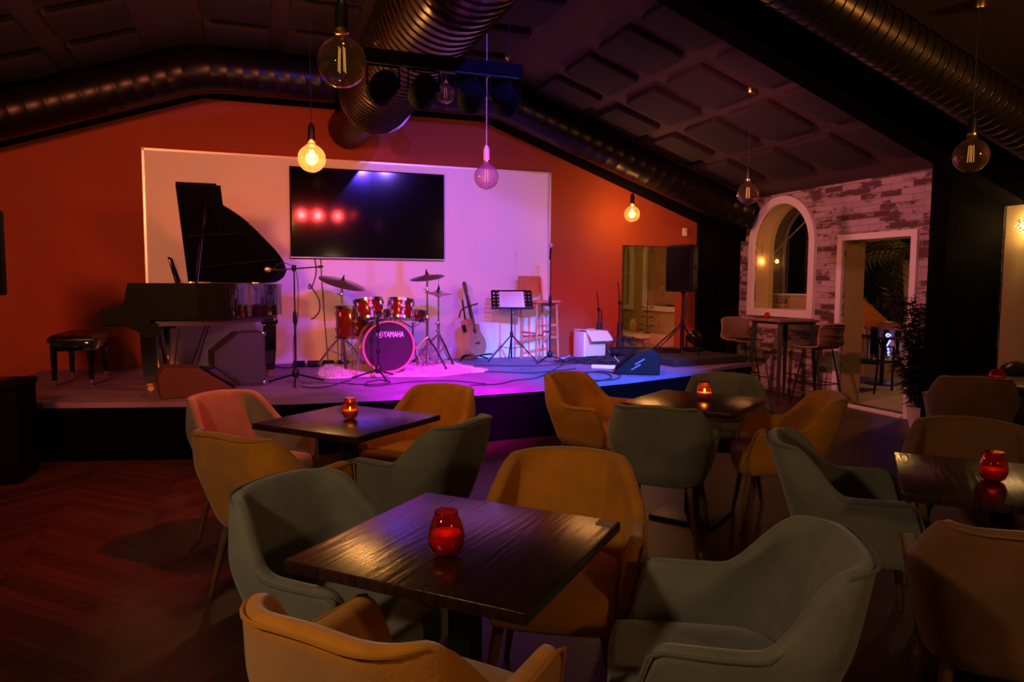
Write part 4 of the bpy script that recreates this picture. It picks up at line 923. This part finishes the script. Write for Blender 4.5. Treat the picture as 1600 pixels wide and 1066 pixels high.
chair('green', 'dark sage armchair left of the right hand table, in deep shadow', 2.47, 2.44, 322)
chair('brown', 'brown armchair behind the right hand table with the red candle glass', 3.17, 2.42, 228)
chair('brown', 'brown armchair seen from behind at the at the lower right edge of the photo', 2.22, 1.56, 46)
chair('brown', 'brown armchair before the far right table, near the potted plant', 5.28, 4.14, 46)
# ------------------------------------------------------------------ tables
tproto = None
def table(label, x, y, deg, size=.715):
    global tproto
    if tproto: return dup(tproto, (x, y, 0), radians(deg), label)
    t = thing('cafe_table', label, 'table', (x, y, 0), radians(deg), 'square dark cafe tables'); tproto = t
    MB().box((0, 0, .745), (size, size, .032), bev=.003).build('tabletop', M['table'], t)
    MB().box((0, 0, .722), (.34, .34, .012)).build('mounting_plate', M['blackmetal'], t)
    MB().box((0, 0, .37), (.075, .075, .70), bev=.004).build('column', M['blackmetal'], t)
    MB().box((0, 0, .012), (.42, .42, .024), bev=.005).build('base_plate', M['blackmetal'], t)
    MB().box((size/2-.035, -size/2+.035, .7615), (.055, .055, .002)).build('corner_sticker', mat('pale_sticker', (.40, .24, .13), .6), t, label='pale square sticker on the corner')
    return t
table('nearest dark wooden table with the red candle glass at its centre', .560, 1.985, 45)
table('dark wooden table below the drum kit, between mustard and green armchairs', .470, 4.00, 42)
table('dark wooden table at centre right with the glowing orange candle glass', 2.66, 3.985, 36)
table('dark wooden table at the right edge reflecting the wall lamp', 2.69, 1.95, 45)
table('far dark table at the right edge beside the black leather sofa', 5.68, 4.02, 40)
# candle glasses
def candle(name, label, loc, R, H, glow, gl='redglass', pw=.0, fill=.5, wx='wax'):
    t = thing('candle_glass', label, 'candle holder', loc, 0)
    pr = [(R*.55, .002), (R*.80, H*.08), (R*.98, H*.28), (R, H*.42), (R*.90, H*.66), (R*.72, H*.86), (R*.62, H*.92), (R*.66, H)]
    inn = [(r-.003, z+.003) for r, z in pr[::-1]]
    v = MB().lathe(pr, 32).build('glass', M[gl], t)
    MB().lathe([(R*.55*.9, .006), (R*.90, H*.26), (R*.93, H*.40), (R*.85, H*fill), (.001, H*fill-.002)], 28).build('wax', M['wax' if gl == 'redglass' else 'orangewax'], t)
    if glow: MB().ball((0, 0, H*fill+.014), .005, 8, (1, 1, 2.2)).build('flame', mat('flame', (1, .5, .1), .5, emit=(1, .36, .07), estr=glow), t)
    if pw: l = point('candle_light', loc, (1, .30, .05), pw, .012); l.parent = t; l.location = (0, 0, H*fill+.02)  # also set weakly inside the unlit glasses as an added glow
    return t
candle('a', 'red glass candle holder on the nearest table', (.478, 1.885, .762), .050, .122, 0, 'redglass', .02, .52)
candle('b', 'amber red glass candle holder on the table below the drum kit', (.475, 4.01, .762), .045, .115, 6, 'orangeglass', .06, .35)
candle('c', 'glowing orange pear shaped candle glass on the third table', (2.745, 4.00, .762), .050, .115, 25, 'orangeglass', .35, .40)
candle('d', 'dark red bulbous candle glass on the right hand table', (2.655, 1.965, .762), .050, .112, 0, 'redglass', .02, .40)
candle('e', 'red candle glass on the far right table by the sofa', (5.52, 4.10, .762), .06, .10, 0, 'redglass', .02, .40)
# ------------------------------------------------------------------ bar table and stools along the brick wall
bt = thing('bar_table', 'tall black metal bar table under the arched window', 'table', (6.52, 7.78, 0), radians(0))
MB().box((0, 0, 1.055), (.62, .62, .025), bev=.006).build('tabletop', mat('bar_top', (.16, .08, .045), .4, var=.2), bt)
MB().box((0, 0, 1.03), (.56, .56, .03)).build('apron', M['blackmetal'], bt)
for sx in (-1, 1):
    for sy in (-1, 1):
        l = MB(); a, b = Vector((sx*.25, sy*.25, 1.04)), Vector((sx*.30, sy*.30, 0)); l.tube([a, b], [.045, .022], 4); l.build('leg', M['blackmetal'], bt, smooth=20)
for sx in (-1, 1): MB().tube([(sx*.285, -.285, .32), (sx*.285, .285, .32)], .008, 6).build('stretcher', M['blackmetal'], bt)
candle('f', 'small red candle glass on the tall bar table by the brick wall', (6.42, 7.98, 1.068), .04, .085, 0, 'redglass', .01, .5)
def barstool(label, loc, deg):
    t = thing('bar_stool', label, 'bar stool', loc, radians(deg-90), 'wicker bar stools')
    n = 14; vs = []; prof_ = [(.22, .735), (.10, .725), (-.08, .73), (-.17, .76), (-.215, .84), (-.245, .98), (-.255, 1.05)]
    pr = spline([(a, b, 0) for a, b in prof_], 4)
    for k, p in enumerate(pr):
        for i in range(n+1):
            u = i/n*2-1; back = sm(.73, .90, p.y); w_ = .215-.01*back
            vs.append((u*w_, p.x+.075*back*u*u, p.y+.03*(1-back)*u**4+(-.03*(abs(u)**4) if k > len(pr)-4 else 0)))
    m_ = len(pr); fs = [(k*(n+1)+i, k*(n+1)+i+1, (k+1)*(n+1)+i+1, (k+1)*(n+1)+i) for k in range(m_-1) for i in range(n)]
    s = MB().add(vs, fs).build('woven_shell', M['wicker'], t, smooth=180); so = s.modifiers.new('t', 'SOLIDIFY'); so.thickness = .014
    edge = [vs[k*(n+1)] for k in range(m_)]+[vs[(m_-1)*(n+1)+i] for i in range(n+1)]+[vs[k*(n+1)+n] for k in range(m_-1, -1, -1)]+[vs[n-i] for i in range(n+1)]
    MB().tube(edge, .012, 8).build('rim', mat('wicker_rim', (.24, .13, .07), .5), t)
    hb = MB()
    for q in range(2, 6):
        k = int(m_*(.45+.1*q)); k = min(k, m_-1); hb.tube([Vector(vs[k*(n+1)+i])+Vector((0, -.012, 0)) for i in range(n+1)], .006, 6)
    hb.build('cross_weave', M['wicker'], t)
    MB().box((0, .03, .752), (.36, .34, .03), bev=.012).build('seat_pad', M['black'], t)
    for sx in (-1, 1):
        for sy in (-1, 1): MB().tube([(sx*.12, .02+sy*.11, .725), (sx*.22, .02+sy*.22, 0)], .010, 8).build('leg', M['blackmetal'], t)
    MB().tube([(-.175, -.155, .30), (.175, -.155, .30), (.175, .195, .30), (-.175, .195, .30)], .007, 6, closed=True).build('foot_ring', M['blackmetal'], t)
    return t
bs = barstool('wicker bar stool right of the tall table, nearest the doorway', (6.58, 7.18, 0), 97)
dup(bs, (6.42, 8.52, 0), radians(262-90), 'wicker bar stool left of the tall table, at the dark end of the brick wall')
# ------------------------------------------------------------------ potted plant, sofa, wall lamp
pl = thing('potted_plant', 'dark leafy bamboo like plant in a white pot right of the doorway', 'plant', (6.66, 5.78, 0))
MB().lathe([(.09, 0), (.125, .21), (.135, .23), (.12, .23), (.11, .20), (.001, .20)], 28).build('pot', M['pot'], pl)
stm = MB(); lf = MB()
for k in range(44):
    a = random.uniform(0, 2*pi); L = random.uniform(.5, 1.5); sp = random.uniform(.08, .42)
    pts = [Vector((.03*cos(a), .03*sin(a), .2)), Vector((sp*.4*cos(a), sp*.4*sin(a), .2+L*.5)), Vector((sp*cos(a), sp*sin(a)*.9, .15+L*.92))]
    if pts[2].x > .3: pts[2].x = .3
    q = spline(pts, 8); stm.tube(q, .004, 5)
    for p in q[4:]:
        for z in range(4):
            b = random.uniform(0, 2*pi); d = Vector((cos(b), sin(b), random.uniform(-.55, .5))).normalized(); s = d.cross(Vector((0, 0, 1))).normalized(); Ln = random.uniform(.09, .19); wd = Ln*.13
            if p.x+d.x*Ln > .34: d.x = -abs(d.x)
            p2 = p+Vector((0, 0, random.uniform(-.04, .04)))
            lf.add([p2, p2+d*Ln*.4+s*wd+Vector((0, 0, .006)), p2+d*Ln, p2+d*Ln*.4-s*wd], [(0, 1, 2), (0, 2, 3)])
stm.build('stems', M['leaf'], pl); lf.build('leaves', M['leaf'], pl, smooth=0)
so_ = thing('sofa', 'black tufted leather sofa against the right wall under the wall lamp', 'sofa', (6.55, 4.25, 0), 0)
MB().box((-.02, 0, .22), (.80, 1.4, .34), bev=.05).build('base', M['leather'], so_)
MB().box((-.12, 0, .44), (.62, 1.3, .14), bev=.05).build('seat', M['leather'], so_)
bkm = MB()
for k in range(7): bkm.ball((.21, -.6+.2*k, .62), .145, 14, (1.55, .76, 1.3))
bkm.build('tufted_back', M['leather'], so_)
for y in (-.72, .72): MB().tube([(-.38, y, .56), (.36, y, .60)], .10, 18).build('arm_roll', M['leather'], so_)
for sx in (-1, 1):
    for sy in (-1, 1): MB().lathe([(.02, 0), (.03, .06)], 12, c=(sx*.32, sy*.6, 0)).build('foot', M['black'], so_)
wl = thing('wall_lamp', 'glowing flower shaped wall lamp on the right wall', 'wall lamp', tuple(at(1602, 353, X=6.925)))
MB().lathe([(.001, 0), (.05, 0), (.05, .02), (.001, .022)], 20, Matrix.Translation((.075, 0, 0)) @ Matrix.Rotation(-pi/2, 4, 'Y')).build('wall_plate', M['brass'], wl)
pt = MB()
for k in range(60):
    z = 1-2*(k+.5)/60; a = k*2.39996; r = sqrt(1-z*z); d = Vector((r*cos(a), r*sin(a), z)); s = d.cross(Vector((.3, .2, 1))).normalized(); u = d.cross(s)
    c = d*.075
    if c.x > .055: continue
    pt.add([c-s*.014, c+u*.018+d*.006, c+s*.014, c-u*.018+d*.006, c+d*.012], [(0, 1, 4), (1, 2, 4), (2, 3, 4), (3, 0, 4), (0, 3, 2, 1)])
pt.build('petals', mat('lamp_petal', (.85, .70, .45), .3, .6), wl)
MB().ball((0, 0, 0), .02, 10).build('bulb', mat('lamp_bulb', (1, .8, .5), .5, emit=(1, .62, .25), estr=40), wl)
l = point('wall_lamp_light', wl.location, (1, .58, .22), 62, .022); l.parent = wl; l.location = (-.0, 0, 0)
# ------------------------------------------------------------------ terrace beyond the doorway and the arched window
struct(MB().box((11.3, 9.2, -.05), (8.0, 12.5, .1)).build('floor_terrace', M['stone'], smooth=0))
point('terrace_fill', (8.9, 7.2, 2.5), (1, .42, .12), 75, .08)  # added point light with no fixture, brightens the balustrade
par = thing('parapet_wall', 'cream parapet wall with terracotta coping beyond the doorway', 'wall', (9.9, 10.15, 0))
MB().box((0, 0, .45), (.25, 1.0, .9)).build('wall_panel', M['cream'], par, smooth=0)
MB().add([(-.25, -.5, .88), (.45, -.5, .88), (.45, .6, .88), (-.25, .6, .88), (-.05, -.05, 1.32), (.25, -.05, 1.32), (.25, .6, 1.32), (-.05, .6, 1.32)],
    [(0, 1, 2, 3), (0, 1, 5, 4), (1, 2, 6, 5), (2, 3, 7, 6), (3, 0, 4, 7), (4, 5, 6, 7)]).build('tiled_cap', M['terracotta'], par, smooth=0)
bal = thing('balustrade', 'cream balustrade with terracotta rail beyond the doorway', 'balustrade', (9.9, 8.65, 0))
MB().box((0, 0, .86), (.26, 2.0, .13), bev=.01).build('top_rail', M['terracotta'], bal)
MB().box((0, 0, .14), (.22, 2.0, .28)).build('plinth', M['cream'], bal, smooth=0)
for k in range(8):
    MB().lathe([(.05, .28), (.05, .33), (.035, .37), (.070, .50), (.060, .60), (.032, .72), (.05, .77), (.05, .80)], 20, c=(0, -.88+.235*k, 0)).build('baluster', M['cream'], bal)
ne = thing('neon_sign', 'glowing blue neon number two seen between the balusters', 'neon sign', (9.74, 9.4, 0))
MB().box((.025, .02, .60), (.02, .13, .46)).build('backing', M['black'], ne)
o_ = Vector((9.74, 9.4, 0))
MB().tube(spline([at(a, b, X=9.72)-o_ for a, b in [(1384, 527), (1386, 522), (1391, 524), (1391, 531), (1386, 541), (1388, 545)]], 8), .010, 8).build('number', M['neon'], ne)
MB().tube([at(a, b, X=9.72)-o_ for a, b in [(1388, 546), (1388, 556)]], .016, 8).build('lower_tube', M['neon'], ne)
def outchair(label, loc, deg):
    t = thing('terrace_chair', label, 'chair', loc, radians(deg-90))
    for sx in (-1, 1):
        MB().tube([(sx*.26, .22, 0), (sx*.27, .20, .64), (sx*.27, -.20, .66), (sx*.24, -.26, .80)], .016, 8).build('side_frame', M['blackmetal'], t)
        MB().tube([(sx*.25, -.32, 0), (sx*.25, -.24, .45), (sx*.24, -.27, .80)], .016, 8).build('rear_leg', M['blackmetal'], t)
    MB().box((0, 0, .42), (.50, .46, .03), bev=.01).build('seat', M['black'], t)
    b = MB()
    for k in range(9): b.tube([(-.22+.055*k, -.24, .44), (-.22+.055*k, -.275, .80)], .006, 5)
    b.tube([(-.245, -.27, .80), (0, -.31, .82), (.245, -.27, .80)], .014, 8); b.build('corded_back', M['black'], t); return t
outchair('black corded terrace chair just outside the doorway', (8.35, 8.15, 0), 20)
tt = thing('terrace_table', 'small black terrace table beyond the outside chair', 'table', (9.1, 8.6, 0))
MB().box((0, 0, .72), (.6, .6, .02), bev=.005).build('tabletop', M['blackgloss'], tt); MB().tube([(0, 0, .03), (0, 0, .71)], .03, 10).build('column', M['blackmetal'], tt); MB().lathe([(.24, 0), (.24, .02), (.03, .03)], 24).build('base', M['blackmetal'], tt)
pm = thing('palm_tree', 'palm tree with drooping fronds in the dark beyond the terrace', 'palm', (12.6, 11.25, 0))
MB().tube([(0, 0, 0), (.05, 0, 1.0), (0, .05, 2.05)], [.20, .15, .17], 12).build('trunk', M['bark'], pm)
for k in range(22):
    a = k*2.4; el = .25+.75*((k*7) % 10)/10; f = MB(); L = 1.9; q = []
    for i in range(9): s = i/8*L; q.append(Vector((s*cos(a)*cos(el*.9), s*sin(a)*cos(el*.9), 2.1+s*sin(el)*1.0-.38*s*s)))
    f.tube(q, .012, 5)
    for i in range(1, 9):
        d = (q[i]-q[i-1]).normalized(); sd = d.cross(Vector((0, 0, 1))).normalized()
        for h in (0, .5):
            p = q[i-1].lerp(q[i], h)
            for s in (-1, 1): f.add([p, p+d*.05, p+d*.22+sd*s*.34+Vector((0, 0, -.18))], [(0, 1, 2)])
    f.build('frond', M['palm'], pm, smooth=0)
point('garden_fill', (11.3, 10.9, 1.2), (1, .50, .14), 40, .08)  # unseen point light added to bring out palm and bushes
for k, (x, y, r) in enumerate([(12.9, 14.2, .8), (11.9, 12.4, .75), (14.2, 12.9, .8)]):
    b = MB()
    for i in range(900):
        z = random.uniform(-.8, 1); a = random.uniform(0, 2*pi); q = sqrt(max(0, 1-z*z)); rr = r*random.uniform(.8, 1.05); p = Vector((rr*q*cos(a), rr*q*sin(a), rr*z)); d = Vector((random.gauss(0, 1), random.gauss(0, 1), random.gauss(0, 1))).normalized()*.09; e = d.cross(Vector((0, 0, 1)))*.6
        b.add([p-d, p+e, p+d, p-e], [(0, 1, 2, 3)])
    o = b.build('bush', M['bush'], None, smooth=0); o.location = (x, y, .62)
    tag(o, ['dark bush behind the parapet, the farthest left', 'dark bush directly behind the tiled parapet cap', 'dark bush behind the balustrade near the palm'][k], 'bush', None)
sg = thing('sign_board', 'cream ledge board with a small framed word sign outside the arched window', 'sign', (7.62, 9.35, 0), 0)
MB().box((.03, .0, .68), (.06, 2.6, 1.36)).build('board', M['cream'], sg, smooth=0)
MB().box((.03, .0, 1.375), (.10, 2.6, .03), bev=.004).build('coping', M['frame'], sg)
sgm = Matrix.Translation((-.003, -.04, 1.235)) @ Matrix(((0, 0, -1, 0), (-1, 0, 0, 0), (0, 1, 0, 0), (0, 0, 0, 1)))
ink = mat('sign_ink', (.03, .02, .012), .6)
text('lettering', 'MELOOA', .125, ink, sg, sgm, bold=.004, fit=.30)
fr = MB(); y0, y1, z0, z1 = -.37, -.01, 1.19, 1.345
fr.tube([(-.003, y0, z0), (-.003, y1, z0), (-.003, y1, z1), (-.003, y0, z1)], .005, 4, closed=True); fr.build('frame_line', ink, sg)
gl = thing('globe_lamp', 'small glowing round lamp hanging in the recess of the arched window', 'lamp', tuple(at(1190, 408, X=7.12)))
MB().ball((0, 0, 0), .062, 20).build('globe', glassy('frosted_amber', (1, .75, .5), .2), gl)
MB().ball((0, 0, 0), .018, 10).build('bulb', mat('lamp_bulb', (1, .8, .5), .5, emit=(1, .55, .2), estr=25), gl)
MB().tube([(0, 0, .06), (0, 0, .30)], .003, 5).build('cord', M['rubber'], gl)
l = point('globe_lamp_light', gl.location, (1, .5, .18), 7, .03); l.parent = gl; l.location = (0, 0, 0)
a_, b_, c_ = at(1206, 399, X=8.6), at(1262, 342, X=8.6), at(1232, 372, X=8.6)
rl = thing('awning_support', 'thin pale diagonal awning strut seen through the arched window', 'awning support', (c_.x, c_.y, 0))
MB().tube([a_-Vector((c_.x, c_.y, 0)), b_-Vector((c_.x, c_.y, 0))], .014, 6).build('strut', M['frame'], rl)
MB().tube([(0, 0, 0), (0, 0, c_.z)], .012, 6).build('post', mat('grey_post', (.15, .12, .10), .6), rl)
